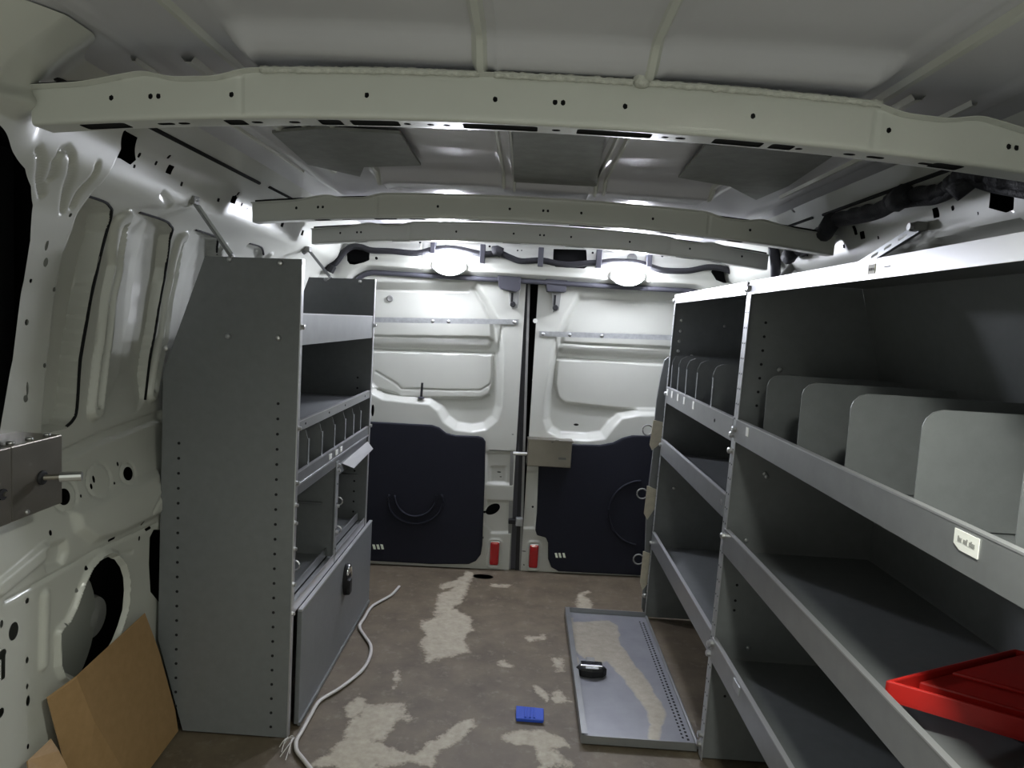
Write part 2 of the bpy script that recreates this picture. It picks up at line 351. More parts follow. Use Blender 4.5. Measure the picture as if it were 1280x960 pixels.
# right side
hr = []
for e in [(992,264,2,2.5),(1089,267,2,3)]: add_ell(*e, L=hr, f=wr)
cr = [wr(*p) for p in [(1234,225),(1268,235),(1267,262),(1258,266),(1236,260)]]; hr.append(lambda U, V: sd_poly(U, V, cr))
for e in [(1170,266,4,6.5),(1191,260,2,3.5),(1078,294,3,5),(1069,288,2,6),(1055,308,1.5,2.5),(1036,308,2.5,5),(1222,267,1.5,2.5),(1098,297,1.2,2.2),(1005,317,1.3,3),(1009,318,1.2,2.5)]: add_rect(*e, L=hr, f=wr)
winR = [wr(*p) for p in [(1060,345),(1100,327),(1104,322),(1110,330),(1080,420),(1040,420)]]
winR2 = [wr(*p) for p in [(1161,320),(1164,303),(1172,297),(1280,270),(1280,420),(1150,420)]]
def posR(U, V):
    d = .02*step(sd_poly(U, V, winR)+.004, .004)+.02*step(sd_poly(U, V, winR2)+.004, .004)
    return half(V)+.02+d, U, V
sheet('wall_right', axis((Y0, .9, .04), (.9, 2.3, .006), (2.3, YE, .02)), axis((0, 1.1, .05), (1.1, 1.43, .005)), posR, hr, 'paint')['kind'] = 'structure'
MB().box(1.035, 1.04, Y0, 3.09, -.06, 1.52).build('outer_skin', 'void', bpy.data.objects['wall_right'])
for nm_, sg, off in (('wall_left', -1, 0), ('wall_right', 1, .02)):      # dark drip seam between rail and roof
    for z_, ya, yb_, r_s in ((1.398, 1.03, 1.84, .0045), (1.40, 1.90, 2.33, .004)):
        MB().tube([(sg*(half(z_)-.001)+off, y_, z_) for y_ in np.linspace(ya, yb_, 12)], r_s, 6).build('drip_seam', 'void', bpy.data.objects[nm_])
# black backing added beyond the pillar, hides the bright world in the opening
o = MB().box(-.975, -.97, Y0, 1.30, .62, 1.34).build('side_backing', 'black'); o['kind'] = 'structure'

# ---- roof skin with lengthwise swages
def zc(x): return 1.445-.017*np.clip(np.abs((x-.01)/.7), 0, 1)**2.4
SW = [-.075, .145, -.40, .46, -.58, .64]
def posC(U, V):
    z = zc(U)
    for s in SW: z = z-.004*step(np.abs(U-s)-.014, .004)
    z = z-.005*step(np.abs(U-.035)-.10, .004)
    for yb in (.97, 1.83, 2.33): z = z-.028*step(np.abs(V-yb-.015)-.058, .024)*step(np.abs(U-.02)-.43, .02)
    z = z+.0008*np.sin(U*9+V*3)*np.cos(V*5)
    return U, V, z
sheet('ceiling', axis((-.71, .73, .0065)), axis((Y0, .6, .03), (.6, 2.5, .010), (2.5, YE, .03)), posC, None, 'roofpaint')['kind'] = 'structure'
cl = bpy.data.objects['ceiling']
MB().box(-1.02, 1.04, Y0, 3.09, 1.50, 1.52).build('outer_skin', 'void', cl)
for x_, ya, yb_, w_ in [(-.083, 0, .968, .007), (.140, 0, .968, .007), (.50, 0, 1.7, .008), (-.46, 0, 1.7, .006), (-.082, 1.045, 1.80, .004), (-.055, 1.045, 1.815, .003), (.150, 1.045, 1.815, .004), (.172, 1.045, 1.815, .004),
                        (-.40, 1.045, 1.815, .006), (-.52, 1.045, 1.815, .008), (-.60, 1.045, 1.815, .004), (.44, 1.045, 1.815, .006), (.54, 1.045, 1.815, .008), (.62, 1.045, 1.815, .004)]:
    ys_ = np.linspace(ya, yb_, 160); zs_ = posC(np.full(160, x_), ys_)[2]; vs_ = [(x_+k*w_, y_, z_-o_) for y_, z_ in zip(ys_, zs_) for k, o_ in ((-1.6, -.003), (-.6, .007), (.6, .007), (1.6, -.003))]
    MB().add(vs_, [(i_*4+k, i_*4+k+1, i_*4+5+k, i_*4+4+k) for i_ in range(159) for k in range(3)]).build('roof_swage', 'paint', cl)
def pad(name, pts, y0):                                  # deadening sheet stuck under the roof
    P = [AZ(*p, 1.428) for p in pts]; MB().prism([(p[0], p[1], 1.426) for p in P], (0, 0, .006)).build(name, 'pad', cl)
pad('deadening_pad', [(640,158),(757,163),(745,237),(643,233)], 0)
pad('deadening_pad', [(395,160),(500,166),(526,206),(455,208),(450,220),(385,205),(340,165)], 0)  # outline also takes in a roof reflection, drawn in the pad's grey
pad('deadening_pad', [(882,180),(1012,190),(1040,195),(985,232),(945,249),(912,232),(848,221)], 0)

# ---- roof bows: pressed hat sections with punched slots
def bow(name, y, z0, slots_px, holes_px, label, dropw=.60, x0b=-.735):
    arch_ = lambda x: z0-.025*np.abs((x-.02)/dropw)**2.2
    S = np.array([0, .012, .016, .062, .066, .070, .112, .116, .12, .165])
    OY = np.array([-.012, -.012, 0, .003, .0045, .008, .048, .051, .0525, .056])
    OZ = np.array([.034, .033, .031, -.022, -.0255, -.027, -.026, -.0245, -.021, .034])
    def pos(U, V):
        z = arch_(U); oy = np.interp(V, S, OY); oz = np.interp(V, S, OZ)
        flat = np.interp(V, [.05, .066, .112, .13], [0, 1, 1, 0])
        for cx, hw in [(AYx(p, y), w) for p, w in slots_px]: oz = oz+0*flat
        oz = oz-.010*step(np.abs(np.abs(U-.02)-.49)-.05, .03)*np.interp(V, [0, .016, .022], [1, 1, 0])
        ends = step(.60-np.abs(U-.02), .06)
        oz = oz-.012*ends*np.interp(V, [0, .016, .02], [1, 1, 0])
        joint = .0025*step(np.abs(np.abs(U-.02)-.43)-.002, .002)*np.interp(V, [.014, .02, .06, .066], [0, 1, 1, 0])
        return U, y+oy+joint, z+oz
    hs = []
    for px, w in slots_px:
        cx = AYx(px, y); hs.append(lambda U, V, cx=cx, w=w: sd_box(U, V, (cx, .091), w, .0150 if w > .012 else .006, .0055))
    for px in holes_px:
        cx = AYx(px, y); hs.append(lambda U, V, cx=cx: sd_ell(U, V, (cx, .040), .0034, .0034))
    o = sheet(name, axis((x0b, .775, .0032)), axis((0, .165, .0032)), pos, hs, 'paint', smooth=50); tag(o, label, kind='structure')
    xs = np.linspace(x0b+.005, .77, 120)
    m_ = MB(); m_.add([(x, y+oy, arch_(x)+oz) for x in xs for oy, oz in ((.006, .03), (.0065, -.0235), (.05, -.0235), (.052, .03))],
                      [(i*4+k, i*4+k+1, i*4+5+k, i*4+4+k) for i in range(119) for k in range(3)]).build('dark_backing', 'void', o)  # near-black sheet put in so the slots look shaded inside
    return o, arch_
def AYx(px, y): return AY(px, 402-F*.29/y, y)[0]
b1, a1 = bow('trim_1', .97, 1.3735, [(118,.032),(195,.012),(218,.008),(285,.014),(312,.008),(360,.008),(407,.016),(464,.034),(505,.005),(535,.005),(556,.005),(625,.052),(697,.006),(772,.052),(838,.005),(858,.007),(932,.034),(989,.016),(1012,.005),(1078,.008),(1112,.012),(1180,.012),(1204,.02)],
              [138,187,197,288,457,618,693,703,781,942,1114,1267,1277], 'pressed white roof bow with a row of slots, sealant beaded along its top', x0b=-.70)
b2, a2 = bow('trim_2', 1.83, 1.364, [(400,.02),(430,.012),(480,.03),(520,.02),(580,.045),(735,.045),(800,.03),(840,.02),(880,.012),(925,.02)],
              [370,397,403,547,637,679,685,727,817,940], 'grey shaded roof bow, the middle one of three')
b3, a3 = bow('trim_3', 2.33, 1.363, [(450,.02),(500,.03),(560,.045),(640,.03),(720,.03),(790,.045),(860,.03),(900,.02)],
              [425,446,451,570,642,675,680,714,788,864,930], 'roof bow closest to the rear header, harness clips behind it')
def seal_bead(x0, x1, r, par, af, y, dz=.033):
    xs = np.linspace(x0, x1, max(8, int((x1-x0)/.004))); jr = rng.random((len(xs), 3))-.5
    MB().tube([(x, y-.006+j[0]*.002, af(x)+dz+j[1]*.0012) for x, j in zip(xs, jr)], [r*(1+j[2]*.3) for j in jr], 7).build('sealant_bead', 'sealant', par, smooth=True)
for x0, x1 in ((-.38, -.085), (-.065, .12), (.14, .45)): seal_bead(x0, x1, .0045, b1, a1, .97)
MB().lathe([(.0, -.010), (.008, -.009), (.013, 0), (.008, .009), (.0, .010)], (.132, .962, a1(.132)+.036), 'z', 16).build('sealant_blob', 'sealant', b1, smooth=True)

# ---- rear header and corner posts, with the door opening cut out
YH = 2.87
hh = []
def hx(px, py): p = AY(px, py, YH); return (p[0], p[2])
hh.append(lambda U, V: sd_box(U, V, (.005, .45), .755, .80, .10))
def addh(poly): P = [hx(*p) for p in poly]; hh.append(lambda U, V: sd_poly(U, V, P))
addh([(434,313),(440,308),(455,308),(463,316),(462,325),(455,328),(443,331),(437,330),(434,326)])
addh([(692,311),(733,312),(734,333),(730,336),(694,334),(691,330)])
addh([(892,334),(912,334),(918,345),(918,353),(905,354),(895,350),(888,340)])
for px, py, a in [(525,303,.005),(612,308,.005),(579,310,.003),(584,310,.0025),(647,313,.004),(652,313,.003),(741,316,.005),(828,320,.005),(871,323,.005),(471,323,.006),(430,306,.004)]:
    c = hx(px, py); hh.append(lambda U, V, c=c, a=a: sd_ell(U, V, c, a, a))
RC1, RC2 = hx(562, 309), hx(790, 323)
for c in (RC1, RC2): hh.append(lambda U, V, c=c: sd_ell(U, V, c, .021, .021))
def posH(U, V):
    op = sd_box(U, V, (.005, .45), .755, .80, .10)
    y = YH+.0*U+.045*step(op-.012, .012)-.012*step(np.abs(V-1.318)-.020, .012)*step(np.abs(U)-.74, .05)
    for s in (-1, 1): y = y+.003*step(np.abs(U-.02-s*.47)-.002, .002)*step(1.26-V, .01)
    y = y+.02*step(1.385-V, .015)-.06*step(.86-np.abs(U-.01), .05)
    return U, y, V
sheet('wall_rear', axis((-.93, .95, .0045)), axis((0, 1.18, .02), (1.18, 1.44, .004)), posH, hh, 'paint')['kind'] = 'structure'
wre = bpy.data.objects['wall_rear']
MB().box(-1.02, 1.04, 3.08, 3.09, -.06, 1.52).build('outer_skin', 'void', wre)
MB().box(-.92, .94, 2.925, 2.93, 1.285, 1.43).build('dark_backing', 'void', wre)  # near-black sheet behind the header holes, stands in for shade
for c in (RC1, RC2): MB().lathe([(.026, .012), (.026, .016)], (c[0], YH, c[1]), 'y', 24).build('grommet', 'greytape', wre)
# rubber seal round the opening
r_ = .10; xs0, xs1, zt = -.75+.005, .75+.005, 1.245
pts = [(xs0, z) for z in np.linspace(0, zt-r_, 12)]+[(xs0+r_-r_*math.cos(a), zt-r_+r_*math.sin(a)) for a in np.linspace(0, math.pi/2, 10)][1:]
pts += [(x, zt) for x in np.linspace(xs0+r_, xs1-r_, 14)][1:]+[(xs1-r_+r_*math.sin(a), zt-r_+r_*math.cos(a)) for a in np.linspace(0, math.pi/2, 10)][1:]+[(xs1, z) for z in np.linspace(zt-r_, 0, 12)][1:]
MB().tube([(x, YH+.036, z) for x, z in pts], .011, 10).build('door_seal', 'rubber', wre, smooth=True)

# ================================================================== REAR DOORS
TH = .05; YD = 2.945
def dp(px, py):                                          # pixel -> (along, height) on the door plane
    d = ray(px, py); k = (YD)/(d[1]-TH*d[0]); p = CC+d*k; return (p[0]*math.hypot(1, TH), p[2])
DP = lambda pts: [dp(*p) for p in pts]
class DoorRoot: pass
def door_sheet(name, us, relief, holes, label):
    pos = lambda U, V: (U, relief(U, V), V)
    o = sheet(name, us, axis((.0, 1.262, .0045)), pos, holes, 'paint', smooth=60)
    o.location = (0, YD, 0); o.rotation_euler = (0, 0, math.atan(TH)); tag(o, label, kind='structure'); return o
rec1 = DP([(400,352),(596,352),(612,375),(628,408),(631,440),(630,480),(628,510),(622,526),(608,538),(590,541),(568,538),(554,528),(546,514),(536,506),(500,503),(478,500),(466,494),(440,470),(400,450)])
rec2 = DP([(915,366),(722,366),(706,392),(694,420),(688,450),(680,500),(679,525),(684,540),(700,550),(735,552),(757,549),(768,535),(778,524),(800,520),(840,520),(915,520)])
ped1 = DP([(400,436),(617,442),(617,480),(612,495),(602,500),(548,500),(500,497),(470,488),(400,470)])
ped2 = DP([(915,458),(697,448),(694,480),(697,498),(706,506),(760,512),(800,515),(915,517)])
up1 = DP([(400,355),(590,356),(604,378),(616,405),(617,425),(400,425)]); up2 = DP([(915,368),(728,368),(712,392),(703,420),(703,432),(915,440)])
def rel1(U, V):
    d = .050*step(sd_poly(U, V, rec1)+.016, .018)
    d -= .016*step(sd_poly(U, V, ped1)+.004, .006)+.014*step(sd_poly(U, V, up1)+.004, .012)
    d -= bead(U, V, DP([(400,426),(608,431)]), .020, .018)
    d += bead(U, V, DP([(400,436),(617,443)]), .006, .009)+bead(U, V, DP([(400,420),(610,423)]), .006, .006)
    d += bead(U, V, DP([(468,465),(495,481),(500,487),(560,489),(600,489),(612,482),(616,470),(617,443)]), .004, .004)
    d += bead(U, V, DP([(470,362),(585,364)]), .005, .003)
    d += bead(U, V, DP([(612,564),(642,565)]), .004, .006)+.010*step(sd_poly(U, V, DP([(608,566),(641,566),(640,606),(608,604)])), .006)
    d += .006*step(sd_poly(U, V, DP([(613,584),(632,584),(632,604),(613,604)])), .004)+.008*step(sd_poly(U, V, DP([(609,626),(641,627),(639,666),(614,666),(607,655)])), .005)
    d -= .005*step(np.abs(sd_box(U, V, dp(618,692), .026, .062, .015))-.004, .004)
    return d
def rel2(U, V):
    d = .050*step(sd_poly(U, V, rec2)+.016, .018)
    d -= .016*step(sd_poly(U, V, ped2)+.004, .006)+.014*step(sd_poly(U, V, up2)+.004, .012)
    d -= bead(U, V, DP([(705,436),(915,448)]), .020, .018)
    d += bead(U, V, DP([(697,449),(915,460)]), .006, .009)+bead(U, V, DP([(706,429),(915,440)]), .006, .006)
    d += bead(U, V, DP([(695,452),(693,485),(700,500)]), .004, .004)+bead(U, V, DP([(740,373),(850,380)]), .005, .003)
    d += .006*step(sd_poly(U, V, DP([(656,590),(672,590),(668,660),(652,660)])), .004)
    d -= .005*step(np.abs(sd_box(U, V, dp(667,695), .026, .062, .015))-.004, .004)
    return d
hd1 = []
c = dp(616, 637); hd1.append(lambda U, V, c=c: sd_ell(U, V, c, .034, .021, .6))
for px, py, a, b_ in [(624,591,.010,.003),(626,597,.008,.002),(605,603,.004,.004),(605,640,.003,.006),(604,672,.002,.006),(624,563,.05,.0015),(641,543,.006,.003),(466,513,.006,.026)]:
    c_ = dp(px, py); hd1.append(lambda U, V, c_=c_, a=a, b_=b_: sd_ell(U, V, c_, a, b_))
hd2 = []
for px, py, a, b_ in [(666,634,.005,.005),(655,689,.010,.002),(655,706,.003,.004),(722,533,.012,.005),(664,475,.004,.002)]:
    c_ = dp(px, py); hd2.append(lambda U, V, c_=c_, a=a, b_=b_: sd_ell(U, V, c_, a, b_))
D1 = door_sheet('door_1', axis((-.80, -.018, .0045)), rel1, hd1, 'white rear cargo door with a black peg on its ledge and a puck-sized grommet')
D2 = door_sheet('door_2', axis((.034, .82, .0045)), rel2, hd2, 'white rear cargo door carrying the steel lock box')
def dpart(name, mb, mt, root, **k): return mb.build(name, mt, root, **k)      # door parts use the door's own axes
for D, x0, x1 in ((D1, -.80, -.02), (D2, .036, .82)): dpart('outer_skin', MB().box(x0, x1, .075, .08, .02, 1.262), 'void', D)
def dtrim(poly, root, th=.016):
    P = DP(poly); return dpart('trim_panel', MB().prism([(p[0], -th, p[1]) for p in P], (0, th+.012, 0)), 'navy', root, bevel=.005)
t1 = dtrim([(430,526),(466,527),(540,531),(549,534),(558,541),(570,544),(598,545),(604,547),(607,552),(606,600),(603,680),(601,692),(595,700),(586,704),(540,704),(430,698)], D1)
t2 = dtrim([(900,545),(840,545),(790,544),(778,547),(766,553),(750,556),(680,554),(674,558),(671,640),(669,662),(671,668),(682,671),(685,678),(685,698),(689,708),(698,713),(800,718),(900,722)], D2)
def loop(cx, cy, rx, ry, a0, a1, root, z=-.0165):
    pts = [dp(cx+rx*math.cos(a), cy+ry*math.sin(a)) for a in np.linspace(a0, a1, 28)]
    dpart('emboss', MB().tube([(p[0], z, p[1]) for p in pts], .009, 8, flat=.5), 'navy', root, smooth=True)
loop(520, 625, 34, 28, -.3, math.pi+.3, t1); loop(520, 618, 26, 26, 0, math.pi, t1); loop(800, 640, 40, 40, math.pi*.55, math.pi*1.5, t2)
for root, xs_, y_ in ((t1, (468.5, 473.5, 478.5), 682), (t2, (695, 699.5, 704.5), 692.5)):  # three bright marks per trim, their glow painted as pale green-white
    for x_ in xs_:
        p = dp(x_, y_); dpart('glow_mark', MB().hexa([(p[0]-.008, -.0185, p[1]+.010), (p[0]+.002, -.0185, p[1]+.010), (p[0]+.008, -.0185, p[1]-.010), (p[0]-.002, -.0185, p[1]-.010)],
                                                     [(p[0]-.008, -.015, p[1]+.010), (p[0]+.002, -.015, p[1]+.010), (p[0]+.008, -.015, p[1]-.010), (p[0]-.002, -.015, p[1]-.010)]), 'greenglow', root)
for D, pc in ((D1, (618, 691.5)), (D2, (667, 695))):
    p = dp(*pc); rf = dpart('reflector', MB().box(p[0]-.020, p[0]+.020, -.012, .004, p[1]-.052, p[1]+.052), 'redlens', D, bevel=.008)
    rf['label'] = 'red reflector'
    dpart('rim', MB().box(p[0]-.0225, p[0]+.0225, -.006, .004, p[1]-.055, p[1]+.055), 'edge', rf, bevel=.008)
# meeting edges: grey return flange + rubber
def strip(poly, y0, y1, mt, root, nm): P = DP(poly); dpart(nm, MB().prism([(p[0], y0, p[1]) for p in P], (0, y1-y0, 0)), mt, root)
strip([(649,350),(659,351),(645,713),(635,712)], .012, .03, 'rubber', D1, 'edge_seal')
strip([(656,351),(660,351),(649,713),(644,713)], .004, .03, 'black', D1, 'gap_rubber')
strip([(644,352),(652,352),(638,712),(634,712)], .001, .006, 'greytape', D1, 'return_flange')
strip([(660,351),(663,351),(652,713),(649,713)], .001, .02, 'greytape', D2, 'return_flange')
def bar_px(a, b, w, y, t, mt, root, nm):
    (x0, z0), (x1, z1) = dp(*a), dp(*b); return dpart(nm, MB().hexa([(x0, y, z0-w), (x1, y, z1-w), (x1, y, z1+w), (x0, y, z0+w)], [(x0, y+t, z0-w), (x1, y+t, z1-w), (x1, y+t, z1+w), (x0, y+t, z0+w)]), mt, root)
s1 = bar_px((425,399), (648,402.5), .011, -.006, .006, 'galv', D1, 'slat_strip'); s2 = bar_px((674,417), (900,424), .011, -.006, .006, 'galv', D2, 'slat_strip')
for S_, pts in ((s1, ((541,401.5),(561,402),(643,402.5))), (s2, ((679,417.5),(712,418.5),(752,420)))):
    for p_ in pts: p = dp(*p_); dpart('rivet', MB().lathe([(.008, -.004), (.007, -.001), (.003, .001)], (p[0], -.006, p[1]), 'y', 12), 'zinc', S_, smooth=True)
for nm_D, k in ((D1, [[(622,345),(651,347),(650,362),(645,366),(626,362),(623,358)], [(636,360),(650,361),(647,385),(640,386),(637,378)]]), (D2, [[(681,349),(708,351),(706,366),(683,365)], [(689,364),(701,365),(698,388),(691,390)]])):
    P = DP(k[0]); lt = dpart('top_latch', MB().prism([(p[0], -.05, p[1]) for p in P], (0, .06, 0)), 'rubber', nm_D, bevel=.003)
    P = DP(k[1]); ar = dpart('latch_arm', MB().prism([(p[0], -.03, p[1]) for p in P], (0, .03, 0)), 'greytape', lt, bevel=.002)
    q = np.mean(np.array(P), 0); zl = min(p[1] for p in P)
    dpart('latch_slot', MB().box(q[0]-.012, q[0]-.003, -.032, -.029, q[1]-.02, q[1]+.025), 'void', lt)
    dpart('latch_bolt', MB().lathe([(.012, 0), (.012, -.006), (.009, -.008)], (q[0]-.003, -.03, zl+.018), 'y', 16), 'black', lt)
p = dp(486, 373); g = dpart('grommet', MB().lathe([(.014, .004), (.014, -.006), (.010, -.008), (.004, -.006)], (p[0], .036, p[1]), 'y', 20), 'greytape', D1, smooth=40)
p = dp(525, 497); pg = dpart('peg', MB().cyl((p[0]+.003, .018, p[1]-.002), (p[0]+.005, .018, p[1]+.062), .0052, 12), 'black', D1)
dpart('peg_foot', MB().lathe([(.014, -.004), (.014, .002), (.008, .004)], (p[0]+.003, .018, p[1]-.002), 'z', 14), 'rubber', pg)
p = dp(643, 651); lk = dpart('lower_latch', MB().box(p[0]-.026, p[0]+.014, -.02, .01, p[1]-.010, p[1]+.010), 'black', D1, bevel=.003)
dpart('latch_striker', MB().box(p[0]+.005, p[0]+.034, -.026, .006, p[1]-.016, p[1]+.018), 'galv', lk, bevel=.003)
p = dp(669, 401); dpart('screw_cap', MB().lathe([(.010, -.004), (.008, 0)], (p[0], .0, p[1]), 'y', 12), 'sticker', D2)

# steel lock box on the right-hand door with its bolt
RZ = Matrix.Rotation(math.atan(TH), 4, 'Z')
def dworld(x, y, z): v = RZ @ Vector((x, y, z)); return (v[0], v[1]+YD, v[2])
def boxd(m_, x0, x1, y0, y1, z0, z1): return m_.hexa([dworld(x0, y0, z0), dworld(x1, y0, z0), dworld(x1, y0, z1), dworld(x0, y0, z1)], [dworld(x0, y1, z0), dworld(x1, y1, z0), dworld(x1, y1, z1), dworld(x0, y1, z1)])
tl, br = dp(659.5, 545.5), dp(711.5, 581.5)
T = thing('lock_box', dworld((tl[0]+br[0])/2, 0, br[1]), 'small brushed steel lock box bolted over the meeting edge of the rear doors', 'lock box')
boxd(MB(), tl[0], br[0], -.060, .0, br[1], tl[1]-.004).build('body', 'steel', T, bevel=.003)
boxd(MB(), tl[0]-.002, br[0]+.004, -.064, .0, tl[1]-.006, tl[1]).build('lid', 'steel', T, bevel=.001)
q = dp(651, 566); MB().tube([dworld(q[0]-.034, -.03, q[1]+.002), dworld(tl[0]+.01, -.03, q[1]+.002)], .008, 12).build('bolt', 'zinc', T)
q = dp(701, 570); boxd(MB(), q[0]-.016, q[0]+.016, -.0605, -.0595, q[1]-.004, q[1]+.005).build('maker_mark', 'ink', T)
q0, q1 = dp(688, 550), dp(697, 547.5); MB().tube([dworld(q0[0], -.061, q0[1]), dworld(q1[0]-.012, -.061, q1[1]), dworld(q1[0], -.061, q1[1])], .0022, 6).build('scratch_wire', 'ink', T)

# ================================================================== LED LAMPS in the header
mL, N, L, b = nodes('led'); b.inputs['Emission Color'].default_value = (*LEDC, 1); b.inputs['Emission Strength'].default_value = LED; b.inputs['Base Color'].default_value = (.9, .9, .9, 1)
mL, N, L, b = nodes('led_roof'); b.inputs['Emission Color'].default_value = (.97, 1.0, .90, 1); b.inputs['Emission Strength'].default_value = LED*1.45
for (px, py), lab in (((562, 332), 'lit white LED cargo lamp under the round grommet near the harness splice'), ((784, 345), 'lit white LED cargo lamp beside the square black cutout in the header')):
    c = hx(px, py)
    T = thing('cargo_lamp', (c[0], YH-.01, c[1]), lab, 'lamp', 'LED lamps of the cargo hold')
    MB().lathe([(.070, .0), (.070, -.010), (.064, -.016), (.06, -.016)], (c[0], YH-.006, c[1]), 'y', 32, sx=1.0, sy=.62).build('bezel', 'sticker', T, smooth=40)
    MB().lathe([(.064, -.012), (.063, -.022), (.054, -.036), (.032, -.046), (.006, -.049)], (c[0], YH-.006, c[1]), 'y', 32, sx=1.0, sy=.62).build('lens', 'led', T, smooth=True)

# third lamp of the same kind, flush in the roof ahead of the first bow; its shadows lie behind the rack dividers
T = thing('cargo_lamp', (.32, .48, 1.43), 'flush LED cargo lamp in the roof in front of the slotted roof bow', 'lamp', 'LED lamps of the cargo hold')
MB().lathe([(.085, .0), (.085, -.030), (.078, -.036), (.068, -.036), (.065, -.008)], (.32, .48, 1.440), 'z', 32, sx=1.0, sy=.7).build('bezel', 'sticker', T, smooth=40)
MB().lathe([(.064, -.007), (.064, -.010), (.055, -.0115)], (.32, .48, 1.440), 'z', 32, sx=1.0, sy=.7).build('lens', 'led_roof', T, smooth=40)

# ---- wiring harness across the header
hp = [(404,336),(411,333),(419,329),(430,315),(440,308.5),(452,309),(465,313),(490,314),(520,316.5),(541,312),(562,310),(582,313),(603,317.5),(625,317),(638,322),(652,326.5),(676,325.5),(695,329),(712,331),(735,329),(752,328),(770,326.5),(798,328.5),(815,334),(830,338),(860,338.5),(885,334),(905,336),(918,342),(928,349),(940,352)]
T = thing('wiring_harness', tuple(AY(650, 326, YH-.02)), 'black taped wiring harness strung across the rear header under clips', 'cable')
MB().tube(smooth_path([AY(*p, YH-.022) for p in hp], 5), .0125, 10).build('loom', 'harness', T, smooth=True)
for px, py, h in ((541,309,8),(603,317,12),(676,321,12),(749,323,12),(812,325,9)):
    a, b2_ = AY(px-2.6, py-h, YH-.04), AY(px+2.6, py+h, YH-.04)
    MB().box(a[0], b2_[0], YH-.042, YH-.008, b2_[2], a[2]).build('clip', 'rubber', T, bevel=.002)
MB().tube([AY(617,314,YH-.025), AY(621,313,YH-.03), AY(627,316,YH-.025)], .021, 10).build('tape_wrap', 'harness', T, smooth=True)
MB().tube([AY(402,330,YH-.03), AY(407,318,YH-.03)], .014, 10).build('plug', 'black', T)
MB().tube([AY(412,340,YH-.03), AY(416,332,YH-.03)], .016, 10).build('plug', 'black', T)

# ---- harness along the right-hand upper rail
rp = [(984,321),(992,316),(1004,311),(1016,303),(1026,289),(1036,279),(1052,271),(1078,266),(1100,260),(1120,249),(1145,243),(1170,240),(1188,232),(1200,220),(1218,216),(1240,222),(1262,226),(1300,232)]
def wrp(px, py, off=.03): y, z = wr(px, py); p = AX(px, py, half(z)+.02-off); return p
T = thing('side_harness', tuple(wrp(1120, 249)), 'thick black wrapped harness sagging along the upper body rail', 'cable')
pth = smooth_path([wrp(*p, .024) for p in rp], 7); MB().tube(pth, [.0142*(1+.22*math.sin(k*.9)*math.sin(k*.37+1)+rng.uniform(-.06, .06)) for k in range(len(pth))], 12).build('loom', 'harness', T, smooth=True)
for a, b_ in (((1196,224),(1212,240)), ((1120,252),(1130,243)), ((1030,292),(1040,276)), ((985,322),(992,312))):
    MB().tube([wrp(*a, .035), wrp((a[0]+b_[0])/2, (a[1]+b_[1])/2, .035), wrp(*b_, .035)], .022, 10).build('tape_wrap', 'harness', T, smooth=True)
MB().tube(smooth_path([wrp(*p, .018)+np.array([0, 0, -.014]) for p in rp[2:]], 5), .010, 8).build('branch', 'harness', T, smooth=True)
tag(MB().tube([AY(966, 305, 2.28), AY(969, 325, 2.28), AY(970, 350, 2.28)], .016, 12).build('drain_hose', 'rubber', smooth=True), 'straight black drain hose dropping behind the tall rack post', 'hose')
tag(MB().tube(smooth_path([AY(1000, 316, 2.20), AY(992, 330, 2.20), AY(976, 350, 2.20)], 5), .013, 12).build('drain_hose', 'greytape', smooth=True), 'slanting grey drain hose beside the straight black one', 'hose')

# ================================================================== bolts
def hexbolt(p, ax, r=.006, h=.006, par=None, mt='zinc'):
    return MB().lathe([(r*1.35, 0), (r*1.35, .0015), (r, .0016), (r, h), (r*.6, h+.001)], p, ax, 6 if h > .004 else 12).build('bolt', mt, par)

# ================================================================== LEFT SHELVING UNIT
LX, LY0, LY1 = -.541, 1.65, 2.435
PANEL = [(-.541, .004), (-.541, 1.195), (-.772, 1.189), (-.868, .91), (-.872, .24), (-.806, .004)]
T = thing('shelving_unit', (-.69, (LY0+LY1)/2, 0), 'grey steel shelving unit with end panel of punched holes and closed drop-front locker', 'shelving')
def backx(z): return np.interp(z, [.0, .24, .91, 1.19], [-.806, -.872, -.868, -.772])
for y, nm in ((LY0, 'end_panel'), (LY1, 'end_panel')):
    p = MB().prism([(x, y, z) for x, z in PANEL], (0, .0022, 0)).build(nm, 'coated', T)
    e = MB().box(LX-.001, LX+.0015, y-.0005, y+.016, .004, 1.195).build('front_flange', 'edge', p)
    dots = MB()
    for z in np.arange(.03, .90, .0372):
        for x in (-.585, -.826):
            if (z > .77 and x < -.7) or (z > .88): continue
            dots.lathe([(.0037, -.0007), (.0037, .0)], (x+(z-.4)*.006*(-1 if x > -.7 else -.5), y, z), 'y', 8)
    dots.build('punched_hole', 'void', p)['kind'] = 'stuff'
    for x, z in ((-.713, 1.185), (-.592, 1.183), (-.713, 1.003), (-.592, 1.006), (-.862, .965)):
        MB().lathe([(.007, 0), (.0065, -.003), (.003, -.005)], (x, y, z), 'y', 12).build('screw', 'zinc' if x != -.713 else 'galv', p, smooth=True)
MB().add([(backx(z)+.0, y, z) for z in (.03, .24, .91, 1.0) for y in (LY0+.002, LY1)], [(0, 1, 3, 2), (2, 3, 5, 4), (4, 5, 7, 6)]).build('back_panel', 'coated', T)
def ltray(z0, z1, nm, mt='lip', xin=None, ret=.012):     # shelf with upturned front lip
    xb = float(backx(z0))+.004; s = MB().box(xb, LX-.004, LY0+.004, LY1-.002, z0, z0+.0018).build('shelf', 'coated', T)
    MB().box(LX-.004, LX-.001, LY0+.004, LY1-.002, z0-.001, z1).build('lip', mt, s)
    MB().box(LX-.009, LX-.0005, LY0+.004, LY1-.002, z1-.001, z1+.002).build('hem', 'edge', s); return s
